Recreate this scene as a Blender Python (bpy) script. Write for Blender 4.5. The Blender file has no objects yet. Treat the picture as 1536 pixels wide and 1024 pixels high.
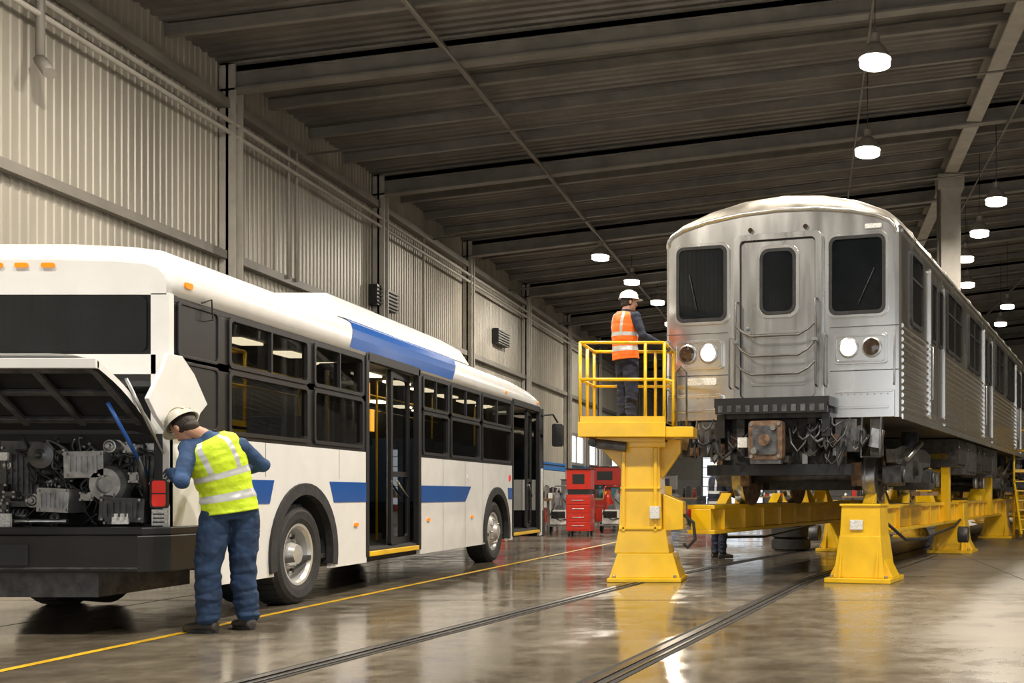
import bpy, math, random
from mathutils import Vector, Matrix, Euler
random.seed(7)
V=Vector
bpy.context.scene.view_settings.view_transform='Standard'
bpy.context.scene.view_settings.look='None'
# ------------------------------------------------------------ materials
MATS={}
def mat(name,col,rough=.5,metal=0.,var=.12,scale=4.,bump=0.,bscale=30.,emis=0.,coat=0.,rvar=0.,stretch=(1,1,1)):
    if name in MATS: return MATS[name]
    m=bpy.data.materials.new(name); m.use_nodes=True
    nt=m.node_tree; N=nt.nodes; L=nt.links
    b=N['Principled BSDF']
    tc=N.new('ShaderNodeTexCoord'); mp=N.new('ShaderNodeMapping'); mp.inputs['Scale'].default_value=stretch
    L.new(tc.outputs['Object'],mp.inputs['Vector'])
    nz=N.new('ShaderNodeTexNoise'); nz.inputs['Scale'].default_value=scale; nz.inputs['Detail'].default_value=5
    L.new(mp.outputs[0],nz.inputs['Vector'])
    cr=N.new('ShaderNodeValToRGB')
    c0=[max(0,c*(1-var)) for c in col]; c1=[min(1,c*(1+var)) for c in col]
    cr.color_ramp.elements[0].position=.3; cr.color_ramp.elements[1].position=.7
    cr.color_ramp.elements[0].color=(*c0,1); cr.color_ramp.elements[1].color=(*c1,1)
    L.new(nz.outputs['Fac'],cr.inputs[0]); L.new(cr.outputs[0],b.inputs['Base Color'])
    b.inputs['Roughness'].default_value=rough; b.inputs['Metallic'].default_value=metal
    if rvar:
        mr=N.new('ShaderNodeMapRange'); mr.inputs['To Min'].default_value=max(0.02,rough-rvar); mr.inputs['To Max'].default_value=rough+rvar
        mr.inputs['From Min'].default_value=.3; mr.inputs['From Max'].default_value=.7
        L.new(nz.outputs['Fac'],mr.inputs['Value']); L.new(mr.outputs[0],b.inputs['Roughness'])
    if coat: b.inputs['Coat Weight'].default_value=coat; b.inputs['Coat Roughness'].default_value=.05
    if bump:
        n2=N.new('ShaderNodeTexNoise'); n2.inputs['Scale'].default_value=bscale; L.new(mp.outputs[0],n2.inputs['Vector'])
        bp=N.new('ShaderNodeBump'); bp.inputs['Strength'].default_value=bump; bp.inputs['Distance'].default_value=.02
        L.new(n2.outputs['Fac'],bp.inputs['Height']); L.new(bp.outputs[0],b.inputs['Normal'])
    if emis:
        b.inputs['Emission Color'].default_value=(*col,1); b.inputs['Emission Strength'].default_value=emis
    MATS[name]=m; return m
white=mat('bus_white_paint',(.78,.78,.77),.22,var=.04,coat=.4)
blue=mat('bus_blue_paint',(.012,.09,.36),.22,var=.06,coat=.4)
black=mat('black_trim',(.014,.014,.015),.38,var=.3)
dull_pane=mat('dull_black_side_pane',(.012,.013,.014),.42,var=.3)  # rear side window pane, turned dull black to keep reflections off
rubber=mat('black_rubber',(.025,.025,.026),.75,var=.3,scale=12,bump=.2)
glass=mat('dark_glass',(.006,.008,.010),.03,var=.3,coat=.5)
interior=mat('dark_interior',(.03,.031,.033),.7)
steel=mat('stainless_steel',(.70,.70,.69),.24,.96,var=.04,scale=1.2,rvar=.05,stretch=(3,3,.6))
steel2=mat('stainless_fluted',(.66,.66,.65),.22,.96,var=.05,scale=2,rvar=.04,stretch=(.3,.3,3))
steeld=mat('stainless_door',(.42,.42,.415),.30,.92,var=.08,scale=2,rvar=.05,stretch=(4,4,.5))
roofsteel=mat('roof_steel',(.42,.39,.34),.40,.8,var=.25,scale=3,rvar=.1)
chrome=mat('bare_metal',(.45,.45,.44),.3,.95,var=.2,scale=15)
cast=mat('cast_iron',(.12,.12,.125),.5,.7,var=.45,scale=9,bump=.2)
grime=mat('undercar_grime',(.05,.046,.042),.6,.3,var=.5,scale=10,bump=.3)
rust=mat('rusty_steel',(.20,.125,.08),.7,.4,var=.5,scale=14,bump=.3)
yellow=mat('yellow_lift_paint',(.86,.52,.008),.30,var=.12,scale=3,bump=.05,coat=.3)
yline=mat('yellow_floor_paint',(.60,.36,.02),.4,var=.3,scale=6)
amber=mat('amber_lens',(.9,.26,.01),.2,emis=.3)
redl=mat('red_lens',(.75,.03,.02),.15,emis=.25,coat=.5)
label=mat('label_white',(.75,.75,.72),.5,var=.3,scale=60)
redp=mat('red_cabinet_paint',(.50,.025,.012),.3,var=.1,coat=.3)
lampm=mat('lamp_housing',(.40,.38,.34),.4,.5)
lens=mat('lamp_lens',(1.,.93,.80),.4,emis=7,var=.01)
headl=mat('headlight_on',(1.,.90,.72),.3,emis=3,var=.02)
headoff=mat('headlight_off',(.05,.03,.02),.1,coat=.6)
wallm=mat('wall_corrugated_metal',(.335,.31,.262),.42,.15,var=.25,scale=.6,rvar=.08,stretch=(1,1,.25))
wallow=mat('wall_lower_paint',(.50,.49,.46),.55,var=.1)
bluewall=mat('wall_blue_stripe',(.02,.14,.42),.5)
deck=mat('roof_deck_metal',(.15,.138,.12),.45,.3,var=.3,scale=.7)
beamm=mat('structural_steel_paint',(.21,.195,.17),.5,.1,var=.2,scale=1.5)
conc=mat('column_paint',(.38,.355,.31),.55,var=.15,scale=2)
winl=mat('window_daylight',(.85,.92,1.),.4,emis=1.2)
skin=mat('skin',(.48,.26,.18),.5,var=.08,bump=.05)
hair=mat('hair_dark',(.03,.02,.015),.6,var=.3,scale=60,bump=.4)
navy=mat('navy_workwear',(.014,.038,.095),.8,var=.35,scale=9,bump=.8,bscale=11)
navyj=mat('navy_jacket',(.022,.060,.15),.8,var=.35,scale=9,bump=.8,bscale=12)
navy2=mat('dark_navy_workwear',(.012,.016,.035),.8,var=.3,scale=9,bump=.7,bscale=12)
lime=mat('hi_vis_lime',(.60,.80,.02),.6,var=.1,scale=10,bump=.7,bscale=13)
orange=mat('hi_vis_orange',(.95,.17,.01),.6,var=.1,scale=10,bump=.6,bscale=14)
refl=mat('reflective_tape',(.58,.60,.60),.35,.3,var=.06)
hatw=mat('hard_hat_white',(.80,.80,.78),.25,coat=.4)
hatg=mat('hard_hat_grey',(.48,.45,.38),.4)
glovem=mat('work_glove_grey',(.10,.10,.11),.8,var=.3,scale=30,bump=.4)
shoem=mat('work_boot_leather',(.045,.038,.033),.5,var=.3,bump=.2)
eyew=mat('eye_white',(.8,.8,.78),.2); lip=mat('lips',(.35,.12,.09),.5)
wood=mat('bench_wood',(.25,.15,.07),.6,var=.3)
tealm=mat('machine_teal',(.03,.12,.15),.5)
striplight=mat('bus_interior_lamp',(1.,.82,.55),.4,emis=3,var=.02)
tg=bpy.data.materials.new('tinted_window'); tg.use_nodes=True; nt=tg.node_tree; N=nt.nodes; L=nt.links; N.clear()
out=N.new('ShaderNodeOutputMaterial'); mxs=N.new('ShaderNodeMixShader'); tr=N.new('ShaderNodeBsdfTransparent'); tr.inputs[0].default_value=(.30,.32,.32,1)
gl=N.new('ShaderNodeBsdfGlossy'); gl.inputs['Roughness'].default_value=.02; gl.inputs[0].default_value=(.8,.8,.8,1)
lw=N.new('ShaderNodeFresnel'); lw.inputs[0].default_value=1.45
L.new(lw.outputs[0],mxs.inputs[0]); L.new(tr.outputs[0],mxs.inputs[1]); L.new(gl.outputs[0],mxs.inputs[2]); L.new(mxs.outputs[0],out.inputs[0])
# ------------------------------------------------------------ builder
class M:
    def __init__(s): s.v=[];s.f=[];s.mi=[];s.sm=[];s.mats=[];s.T=None
    def add(s,vs,fs,m,smooth=False):
        o=len(s.v)
        if m not in s.mats: s.mats.append(m)
        k=s.mats.index(m)
        for p in vs:
            p=V(p)
            if s.T is not None: p=s.T@p
            s.v.append(tuple(p))
        for i,f in enumerate(fs):
            s.f.append([o+q for q in f]); s.mi.append(k); s.sm.append(smooth[i] if isinstance(smooth,list) else smooth)
    def box(s,x0,x1,y0,y1,z0,z1,m):
        vs=[(x0,y0,z0),(x1,y0,z0),(x1,y1,z0),(x0,y1,z0),(x0,y0,z1),(x1,y0,z1),(x1,y1,z1),(x0,y1,z1)]
        s.add(vs,[(0,3,2,1),(4,5,6,7),(0,1,5,4),(1,2,6,5),(2,3,7,6),(3,0,4,7)],m)
    def obox(s,c,size,m,rot=(0,0,0)):
        R=Euler(rot).to_matrix(); a,b,d=[q/2 for q in size]
        vs=[V(c)+R@V(p) for p in [(-a,-b,-d),(a,-b,-d),(a,b,-d),(-a,b,-d),(-a,-b,d),(a,-b,d),(a,b,d),(-a,b,d)]]
        s.add(vs,[(0,3,2,1),(4,5,6,7),(0,1,5,4),(1,2,6,5),(2,3,7,6),(3,0,4,7)],m)
    def frust(s,cx,cy,z0,z1,w0,d0,w1,d1,m,dx=0,dy=0):
        vs=[(cx-w0/2,cy-d0/2,z0),(cx+w0/2,cy-d0/2,z0),(cx+w0/2,cy+d0/2,z0),(cx-w0/2,cy+d0/2,z0),
            (cx+dx-w1/2,cy+dy-d1/2,z1),(cx+dx+w1/2,cy+dy-d1/2,z1),(cx+dx+w1/2,cy+dy+d1/2,z1),(cx+dx-w1/2,cy+dy+d1/2,z1)]
        s.add(vs,[(0,3,2,1),(4,5,6,7),(0,1,5,4),(1,2,6,5),(2,3,7,6),(3,0,4,7)],m)
    def tube(s,pts,rad,m,n=10,caps=True):
        pts=[V(p) for p in pts]
        if not isinstance(rad,(list,tuple)): rad=[rad]*len(pts)
        vs=[];fs=[];sm=[]
        t0=(pts[1]-pts[0]).normalized()
        nr=t0.cross(V((0,0,1)))
        if nr.length<.1: nr=t0.cross(V((1,0,0)))
        nr.normalize()
        for i,p in enumerate(pts):
            if i==0: t=t0
            elif i==len(pts)-1: t=(pts[i]-pts[i-1]).normalized()
            else: t=((pts[i]-pts[i-1]).normalized()+(pts[i+1]-pts[i]).normalized()); t=t.normalized() if t.length>1e-6 else t0
            nr=nr-t*nr.dot(t)
            if nr.length<1e-5: nr=t.orthogonal()
            nr.normalize(); b=t.cross(nr)
            for k in range(n):
                a=2*math.pi*k/n; vs.append(p+(nr*math.cos(a)+b*math.sin(a))*rad[i])
        for i in range(len(pts)-1):
            for k in range(n):
                k2=(k+1)%n; fs.append((i*n+k,i*n+k2,(i+1)*n+k2,(i+1)*n+k)); sm.append(True)
        if caps:
            fs.append(tuple(range(n-1,-1,-1))); fs.append(tuple((len(pts)-1)*n+k for k in range(n))); sm+=[False,False]
        s.add(vs,fs,m,sm)
    def cyl(s,a,b,r,m,n=16,r2=None): s.tube([a,b],[r,r if r2 is None else r2],m,n)
    def limb(s,pts,rad,m,n=14):
        s.tube(pts,rad,m,n)
        for p,r in zip(pts,rad): s.ell(p,(r*.995,)*3,m,n=12)
    def ell(s,c,r,m,R=None,n=16,zmin=None):
        vs=[];fs=[];h=n//2+1; c=V(c)
        vs.append((0,0,1))
        for i in range(1,h):
            for k in range(n):
                ph=math.pi*i/h; a=2*math.pi*k/n
                vs.append((math.sin(ph)*math.cos(a),math.sin(ph)*math.sin(a),math.cos(ph)))
        vs.append((0,0,-1)); e=len(vs)-1
        for k in range(n):
            fs.append((0,1+k,1+(k+1)%n))
            for i in range(h-2):
                a=1+i*n; fs.append((a+k,a+n+k,a+n+(k+1)%n,a+(k+1)%n))
            a=1+(h-2)*n; fs.append((a+k,e,a+(k+1)%n))
        out=[]
        for p in vs:
            q=V(p)
            q=V((q.x*r[0],q.y*r[1],q.z*r[2]))
            if R is not None: q=R@q
            out.append(c+q)
        s.add(out,fs,m,True)
    def prism(s,ol,axis,a0,a1,m,smooth=False):
        def P(p,a): return {'x':(a,p[0],p[1]),'y':(p[0],a,p[1]),'z':(p[0],p[1],a)}[axis]
        n=len(ol); vs=[P(p,a0) for p in ol]+[P(p,a1) for p in ol]
        fs=[tuple(range(n-1,-1,-1)),tuple(range(n,2*n))]+[(i,(i+1)%n,n+(i+1)%n,n+i) for i in range(n)]
        s.add(vs,fs,m,[False,False]+[smooth]*n)
    def ring(s,o,i_,axis,a0,a1,m):
        def P(p,a): return {'x':(a,p[0],p[1]),'y':(p[0],a,p[1]),'z':(p[0],p[1],a)}[axis]
        n=len(o); vs=[P(p,a0) for p in o]+[P(p,a0) for p in i_]+[P(p,a1) for p in o]+[P(p,a1) for p in i_]
        fs=[]
        for k in range(n):
            q=(k+1)%n
            fs+=[(k,q,n+q,n+k),(2*n+k,3*n+k,3*n+q,2*n+q),(k,2*n+k,2*n+q,q),(n+k,n+q,3*n+q,3*n+k)]
        s.add(vs,fs,m)
    def lathe(s,prof,c,axis,m,n=32,mats=None):
        c=V(c); A={'x':(V((1,0,0)),V((0,1,0)),V((0,0,1))),'y':(V((0,1,0)),V((0,0,1)),V((1,0,0))),'z':(V((0,0,1)),V((1,0,0)),V((0,1,0)))}[axis]
        for j in range(len(prof)-1):
            vs=[];fs=[]
            for (a,r) in (prof[j],prof[j+1]):
                for k in range(n):
                    t=2*math.pi*k/n; vs.append(c+A[0]*a+(A[1]*math.cos(t)+A[2]*math.sin(t))*max(r,.0005))
            for k in range(n): fs.append((k,(k+1)%n,n+(k+1)%n,n+k))
            s.add(vs,fs,mats[j] if mats else m,True)
    def loft(s,rings,m,n=24,matf=None):
        vs=[]
        for c,a,b in rings:
            for k in range(n):
                t=2*math.pi*k/n
                vs.append(V(c)+V(a)*math.cos(t)+V(b)*math.sin(t))
        fsd={}
        for i in range(len(rings)-1):
            for k in range(n):
                mm=matf(i,k) if matf else m
                fsd.setdefault(mm.name,(mm,[]))[1].append((i*n+k,i*n+(k+1)%n,(i+1)*n+(k+1)%n,(i+1)*n+k))
        L=len(rings)-1
        fsd.setdefault(m.name,(m,[]))[1].extend([tuple(range(n-1,-1,-1)),tuple(L*n+k for k in range(n))])
        for mm,fs in fsd.values(): s.add(vs,fs,mm,True)
    def build(s,name,parent=None,loc=None,rotz=0,bevel=0,remesh=0,smooth=0,merge=False,disp=0):
        me=bpy.data.meshes.new(name); me.from_pydata(s.v,[],s.f)
        for m in s.mats: me.materials.append(m)
        for p,k,sm in zip(me.polygons,s.mi,s.sm): p.material_index=k; p.use_smooth=sm
        import bmesh
        bm=bmesh.new(); bm.from_mesh(me)
        lv=[v for v in bm.verts if not v.link_faces]; bmesh.ops.delete(bm,geom=lv,context='VERTS')
        if merge: bmesh.ops.remove_doubles(bm,verts=bm.verts,dist=.0004)
        bmesh.ops.recalc_face_normals(bm,faces=bm.faces); bm.to_mesh(me); bm.free(); me.update()
        o=bpy.data.objects.new(name,me); bpy.context.scene.collection.objects.link(o)
        if parent: o.parent=parent
        if loc: o.location=loc
        o.rotation_euler[2]=rotz
        if remesh:
            r=o.modifiers.new('r','REMESH'); r.mode='VOXEL'; r.voxel_size=remesh; r.use_smooth_shade=True
            if smooth: q=o.modifiers.new('s','SMOOTH'); q.iterations=smooth; q.factor=.5
        if disp:
            tx_=bpy.data.textures.get('cloth_folds')
            if not tx_: tx_=bpy.data.textures.new('cloth_folds','CLOUDS'); tx_.noise_scale=.085; tx_.noise_depth=1
            dm=o.modifiers.new('d','DISPLACE'); dm.texture=tx_; dm.strength=disp; dm.mid_level=.5
        if bevel:
            b=o.modifiers.new('b','BEVEL'); b.width=bevel; b.segments=2; b.limit_method='ANGLE'; b.angle_limit=math.radians(50)
        return o
def empty(name,loc=(0,0,0),rz=0):
    e=bpy.data.objects.new(name,None); e.location=loc; e.rotation_euler[2]=rz; e.empty_display_size=.3
    bpy.context.scene.collection.objects.link(e); return e
def rr(cx,cy,w,h,r,n=5):
    o=[]
    for (sx,sy,a0) in ((1,1,0),(-1,1,90),(-1,-1,180),(1,-1,270)):
        for k in range(n+1):
            a=math.radians(a0+90*k/n); o.append((cx+sx*(w/2-r)+r*math.cos(a),cy+sy*(h/2-r)+r*math.sin(a)))
    return o
# ------------------------------------------------------------ camera
H=1.05
cd=bpy.data.cameras.new('camera'); cam=bpy.data.objects.new('camera',cd); bpy.context.scene.collection.objects.link(cam)
cam.location=(0,0,H); cam.rotation_euler=(math.radians(90),0,0)
cd.sensor_width=36; cd.lens=36*1600/1536; cd.shift_x=-(1215-768)/1536; cd.shift_y=(740-512)/1536; cd.clip_end=300
bpy.context.scene.camera=cam
# ------------------------------------------------------------ floor
fm=bpy.data.materials.new('polished_wet_concrete'); fm.use_nodes=True
nt=fm.node_tree;N=nt.nodes;L=nt.links;b=N['Principled BSDF']
tc=N.new('ShaderNodeTexCoord')
def noise(sc,det=6,rough=.55):
    n=N.new('ShaderNodeTexNoise'); n.inputs['Scale'].default_value=sc; n.inputs['Detail'].default_value=det; n.inputs['Roughness'].default_value=rough
    L.new(tc.outputs['Object'],n.inputs['Vector']); return n
n1=noise(.35); n2=noise(3.,8,.7)
cr=N.new('ShaderNodeValToRGB'); e=cr.color_ramp.elements; e[0].position=.36; e[0].color=(.062,.050,.034,1); e[1].position=.66; e[1].color=(.20,.172,.13,1)
mx=N.new('ShaderNodeMath'); mx.operation='MULTIPLY_ADD'; mx.inputs[1].default_value=.5
L.new(n1.outputs['Fac'],mx.inputs[0])
m2=N.new('ShaderNodeMath'); m2.operation='MULTIPLY'; m2.inputs[1].default_value=.5; L.new(n2.outputs['Fac'],m2.inputs[0]); L.new(m2.outputs[0],mx.inputs[2])
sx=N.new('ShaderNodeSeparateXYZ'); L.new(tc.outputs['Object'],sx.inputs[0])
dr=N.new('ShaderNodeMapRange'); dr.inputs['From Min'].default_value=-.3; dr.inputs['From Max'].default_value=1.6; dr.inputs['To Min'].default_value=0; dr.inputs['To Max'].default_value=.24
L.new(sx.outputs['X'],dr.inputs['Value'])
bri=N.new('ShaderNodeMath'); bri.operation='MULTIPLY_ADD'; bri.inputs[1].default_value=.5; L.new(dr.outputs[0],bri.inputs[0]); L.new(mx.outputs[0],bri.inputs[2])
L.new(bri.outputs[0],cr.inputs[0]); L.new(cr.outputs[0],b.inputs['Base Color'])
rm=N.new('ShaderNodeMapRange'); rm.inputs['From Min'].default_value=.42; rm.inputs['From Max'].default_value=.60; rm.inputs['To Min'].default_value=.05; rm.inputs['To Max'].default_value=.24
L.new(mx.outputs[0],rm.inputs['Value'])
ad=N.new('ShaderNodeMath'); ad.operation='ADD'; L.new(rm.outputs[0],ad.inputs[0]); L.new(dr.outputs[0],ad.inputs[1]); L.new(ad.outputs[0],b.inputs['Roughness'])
bp=N.new('ShaderNodeBump'); bp.inputs['Strength'].default_value=.14; bp.inputs['Distance'].default_value=.01; L.new(n2.outputs['Fac'],bp.inputs['Height']); L.new(bp.outputs[0],b.inputs['Normal'])
joint=mat('joint_filler',(.016,.014,.012),.9)
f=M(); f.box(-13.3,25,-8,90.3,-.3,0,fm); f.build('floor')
jm=M()
for y in (4,10.5,17,23.5,30,36.5,43): jm.box(-13,25,y,y+.012,-.01,.0015,joint)
for x in (-10,-6.4,2.6,6.5,10.5): jm.box(x,x+.012,-8,90,-.01,.0015,joint)
jm.build('floor_joints')
yl=M()
def strip(m,p,q,w,z,mt):
    p=V(p);q=V(q);d=(q-p).normalized();nn=V((-d.y,d.x))*w/2
    m.add([(*(p-nn),z),(*(p+nn),z),(*(q+nn),z),(*(q-nn),z)],[(0,1,2,3)],mt)
strip(yl,(-5.05,-1.),(-4.08,26),.075,.003,yline); strip(yl,(-4.08,26),(-3.5,60),.075,.003,yline)
yl.build('floor_marking_line')
rl=M(); railm=mat('rail_steel',(.16,.145,.125),.3,.85,var=.3)
path=[(-2.16-.163*8,-2.08),(-2.16,5.92),(-1.02,12.9),(-.1,16.5),(2.0,23.4),(14.5,64.6)]
for side in (-1,1):
    for off,w,z,mt in ((0,.22,.003,joint),(-.03,.06,.010,railm),(.06,.02,.008,railm)):
        for i in range(len(path)-1):
            p=V(path[i]);q=V(path[i+1]);nn=V((1,0))*(side*.975+off)
            strip(rl,p+nn,q+nn,w,z,mt)
rl.build('rail_track')
# ------------------------------------------------------------ shell
def zc(x): return 10.5+.12*(x+13)
w=M(); ys=[];xs=[]
y=-8.
while y<90:
    for d,o in ((0,0),(.12,0),(.135,.022),(.18,.022)): ys.append(y+d); xs.append(-13+o)
    y+=.20
vs=[];fs=[]
for a,c in zip(xs,ys): vs+=[(a,c,0),(a,c,10.6)]
for i in range(len(ys)-1): fs.append((2*i,2*i+2,2*i+3,2*i+1))
w.add(vs,fs,wallm); w.box(-13.3,-13.05,-8,90,0,10.6,wallm); w.build('wall_left')
t=M(); t.box(-12.95,-12.78,-8,90,6.2,6.38,beamm); t.box(-12.95,-12.72,-8,90,9.5,9.7,beamm)
for k in range(11):
    yy=7.0+8.2*k
    t.box(-12.96,-12.62,yy,yy+.06,0,10.5,conc);t.box(-12.96,-12.62,yy+.3,yy+.36,0,10.5,conc);t.box(-12.82,-12.76,yy,yy+.36,0,10.5,conc)
for z in (9.2,8.95): t.cyl((-12.7,-8,z),(-12.7,90,z),.05,conc,8)
t.cyl((-12.7,17.6,10.3),(-12.7,17.6,8.2),.07,beamm,8); t.cyl((-12.7,17.6,8.2),(-12.4,17.4,7.9),.1,beamm,8)
for yy in (26.1,26.5,35.2): t.cyl((-12.75,yy,6.3),(-12.75,yy,9.6),.03,conc,6)
t.build('trim_1')
t=M(); t.box(-12.96,-12.90,30,90,0,2.2,wallow); t.box(-12.96,-12.88,30,90,2.22,2.42,bluewall); t.box(-12.96,-12.88,30,90,2.5,2.6,bluewall); t.build('baseboard_left')
vt=M()
for yy,z in ((43.5,7.2),(31.3,6.6)):
    vt.box(-12.95,-12.7,yy,yy+1.6,z,z+.6,black)
    for k in range(5): vt.obox((-12.68,yy+.8,z+.08+k*.11),(.05,1.5,.02),beamm,(0,.5,0))
vt.build('wall_vent')
for i,(a,c) in enumerate(((57,60.5),(62,66),(69,74),(77,82))):
    q=M(); q.box(-12.93,-12.9,a,c,2.75,4.2,winl); q.ring(rr((a+c)/2,3.47,c-a+.3,1.75,.05),rr((a+c)/2,3.47,c-a,1.45,.05),'x',-12.95,-12.8,beamm)
    q.box(-12.9,-12.84,(a+c)/2-.05,(a+c)/2+.05,2.75,4.2,beamm); q.build('window_%d'%(i+1))
w=M(); w.box(-13.3,25,90,90.3,0,16,wallm); w.box(-13,25,89.9,90,0,2.2,wallow)
w.build('wall_back')
for i,(a,c) in enumerate(((-9,-4),(-1,3.5),(8,12))):
    q=M(); q.box(a,c,89.8,89.88,0,4.6,winl if i!=1 else wallow)
    for k in range(6): q.box(a,c,89.74,89.8,k*.8,k*.8+.06,beamm)
    q.box(a-.15,a,89.7,89.9,0,4.7,beamm);q.box(c,c+.15,89.7,89.9,0,4.7,beamm);q.box(a-.15,c+.15,89.7,89.9,4.6,4.8,beamm); q.build('door_%d'%(i+1))
w=M(); w.box(25,25.3,-8,90.3,0,15.2,wallm); w.build('wall_right')
w=M(); ops=((-11,-5),(-2.5,4),(8,14),(17,23)); px_=-13.3  # unseen wall added behind camera; openings shaped for reflections on the train
for a,c in ops: w.box(px_,a,-8.3,-8,0,16,wallm); w.box(a,c,-8.3,-8,6.5,16,wallm); px_=c
w.box(px_,25.3,-8.3,-8,0,16,wallm); w.build('wall_front_unseen')
c=M(); vs=[];fs=[];y=-8.;pr=[]
while y<90:
    for d,o in ((0,0),(.12,0),(.15,.06),(.26,.06)): pr.append((y+d,o))
    y+=.29
for yy,o in pr: vs+=[(-13.3,yy,zc(-13.3)+o),(25.3,yy,zc(25.3)+o)]
for i in range(len(pr)-1): fs.append((2*i,2*i+1,2*i+3,2*i+2))
c.add(vs,fs,deck)
c.add([(-13.3,-8,zc(-13.3)+.15),(25.3,-8,zc(25.3)+.15),(25.3,90.3,zc(25.3)+.15),(-13.3,90.3,zc(-13.3)+.15)],[(0,1,2,3)],deck)
c.build('ceiling')
t=M()
def xbeam(y,dep,wd,m,top=-.02):
    a,bb=-12.95,24.95
    for (d0,d1,hw) in ((top,top-.05,wd/2),(top-.05,top-dep+.05,.03),(top-dep+.05,top-dep,wd/2)):
        vs=[(a,y-hw,zc(a)+d1),(bb,y-hw,zc(bb)+d1),(bb,y+hw,zc(bb)+d1),(a,y+hw,zc(a)+d1),(a,y-hw,zc(a)+d0),(bb,y-hw,zc(bb)+d0),(bb,y+hw,zc(bb)+d0),(a,y+hw,zc(a)+d0)]
        t.add(vs,[(0,3,2,1),(4,5,6,7),(0,1,5,4),(1,2,6,5),(2,3,7,6),(3,0,4,7)],m)
for k in range(11): xbeam(7.15+8.2*k,.62,.30,beamm)
for k in range(43): xbeam(5.1+2.05*k,.24,.12,beamm)
for x in (-8.,12,18): t.box(x-.05,x+.05,-8,90,zc(x)-.36,zc(x)-.26,beamm)
t.build('trim_roof_rafters')
t=M()
for x in (-7.7,1.35,5.9): t.cyl((x,-8,zc(x)-.7),(x,90,zc(x)-.7),.03,beamm,8)
for k in range(9): t.cyl((-12.9,9+9*k,zc(-13)-.9),(24.9,9+9*k,zc(25)-.9),.03,beamm,6)
t.build('ceiling_conduits')  # ceiling conduits, along and across the roof
g=M(); gx=4.85
for z0,z1,hw in ((zc(gx)-.58,zc(gx)-.5,.22),(zc(gx)-.5,zc(gx)-.08,.04),(zc(gx)-.08,zc(gx)-.02,.22)): g.box(gx-hw,gx+hw,-8,90,z0,z1,conc)
g.build('trim_girder')
for yy in (37.,):
    e=empty('steel_column',(gx,yy,0)); g=M(); zt=zc(gx)-.6
    g.box(-.34,.34,-.3,-.24,0,zt,conc);g.box(-.34,.34,.24,.3,0,zt,conc);g.box(-.26,.26,-.24,.24,0,zt,conc)
    g.box(-.45,.45,-.4,.4,zt-.5,zt-.02,conc);g.box(-.5,.5,-.45,.45,0,.04,conc);g.build('shaft',e,bevel=.01)
    g=M(); g.cyl((-.42,-.1,0),(-.42,-.1,zt),.05,beamm,8); g.box(-.5,-.36,-.2,-.05,2,2.6,beamm); g.build('conduit',e)
# ------------------------------------------------------------ lamps
LS_=.62
def lamp(x,y,z,en):
    e=empty('high_bay_lamp',(x,y,z))
    m=M(); m.lathe([(.0,.34),(.05,.33),(.10,.30),(.24,.22),(.32,.14),(.34,.1),(.52,.1),(.54,.03)],(0,0,0),'z',lampm,20)
    m.cyl((0,0,.5),(0,0,zc(x)-z-.02),.012,black,6); m.build('reflector',e)
    m=M(); m.lathe([(.02,.31),(.0,.32),(-.13,.32),(-.15,.28),(-.15,0)],(0,0,0),'z',lens,20); m.build('lens',e)
    if en:
        ld=bpy.data.lights.new('lamp_light','AREA'); ld.shape='DISK'; ld.size=.6; ld.energy=en*LS_; ld.color=(1.,.91,.78)
        lo=bpy.data.objects.new('lamp_light',ld); bpy.context.scene.collection.objects.link(lo); lo.parent=e; lo.location=(0,0,-.17)
for x,y,en in ((1.34,22,1100),(1.5,27.8,0),(5.67,32.5,1500),(5.8,36.5,0),(5.9,40.5,0),(6.7,45.5,2500),(9.4,50.8,0),(-7.9,40.2,2200),(-7.5,44.9,0),(-7.1,49.7,0),(-7.3,56,1800),(6.,54,0),(9.,60,1800),(2,62,0),(-6.8,63,0),(-3,58,0),(10,56,0)): lamp(x,y,10,en)
for x in (-8.3,-.5,7.5):  # lamps added out of view to light the near bay
    for y in (5.,13.5): lamp(x,y,10,1500)
lamp(-6.5,16.4,10,1200)  # one more added lamp above the frame, for extra light
wd=bpy.data.worlds.new('world'); bpy.context.scene.world=wd; wd.use_nodes=True
bg=wd.node_tree.nodes['Background']; bg.inputs[0].default_value=(.94,.97,1,1); bg.inputs[1].default_value=2.0
# ------------------------------------------------------------ BUS
bus=empty('transit_bus',(-4.83,8.04,0)); BL=11.3; BW=2.5
m=M()
half=[(0,2.55),(0,2.70),(-.02,2.79),(-.07,2.87),(-.16,2.92),(-.4,2.95),(-.85,2.97)]
prof=half+[(-BW-p[0],p[1]) for p in reversed(half)]
secs=[(-.0,.62,.03),(.05,.85,.01),(.18,1,0),(3,1,0),(7,1,0),(9.6,.96,0),(10.5,.82,.0),(11.05,.62,.02),(11.3,.32,.06)]
vs=[];fs=[];n=len(prof)
for yy,k,ins in secs:
    for p in prof:
        x=p[0]; x=-BW/2+(x+BW/2)*(1-ins*.6)
        vs.append((x,yy,2.55+(p[1]-2.55)*k))
for i in range(len(secs)-1):
    for k in range(n): fs.append((i*n+k,i*n+(k+1)%n,(i+1)*n+(k+1)%n,(i+1)*n+k))
fs+= [tuple(range(n)),tuple((len(secs)-1)*n+k for k in range(n))]
m.add(vs,fs,white,[True]*(len(fs)-2)+[False]*2)
m.build('roof_shell',bus)
def arch(y0,y1,cy,z0=.3,z1=1.5,r=.6,cz=.47):
    o=[(y0,z0)]; a0=math.asin((z0-cz)/r)
    for k in range(25):
        a=math.pi-a0-(math.pi-2*a0)*k/24; o.append((cy+r*math.cos(a),cz+r*math.sin(a)))
    return o+[(y1,z0),(y1,z1),(y0,z1)]
m=M()
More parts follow.
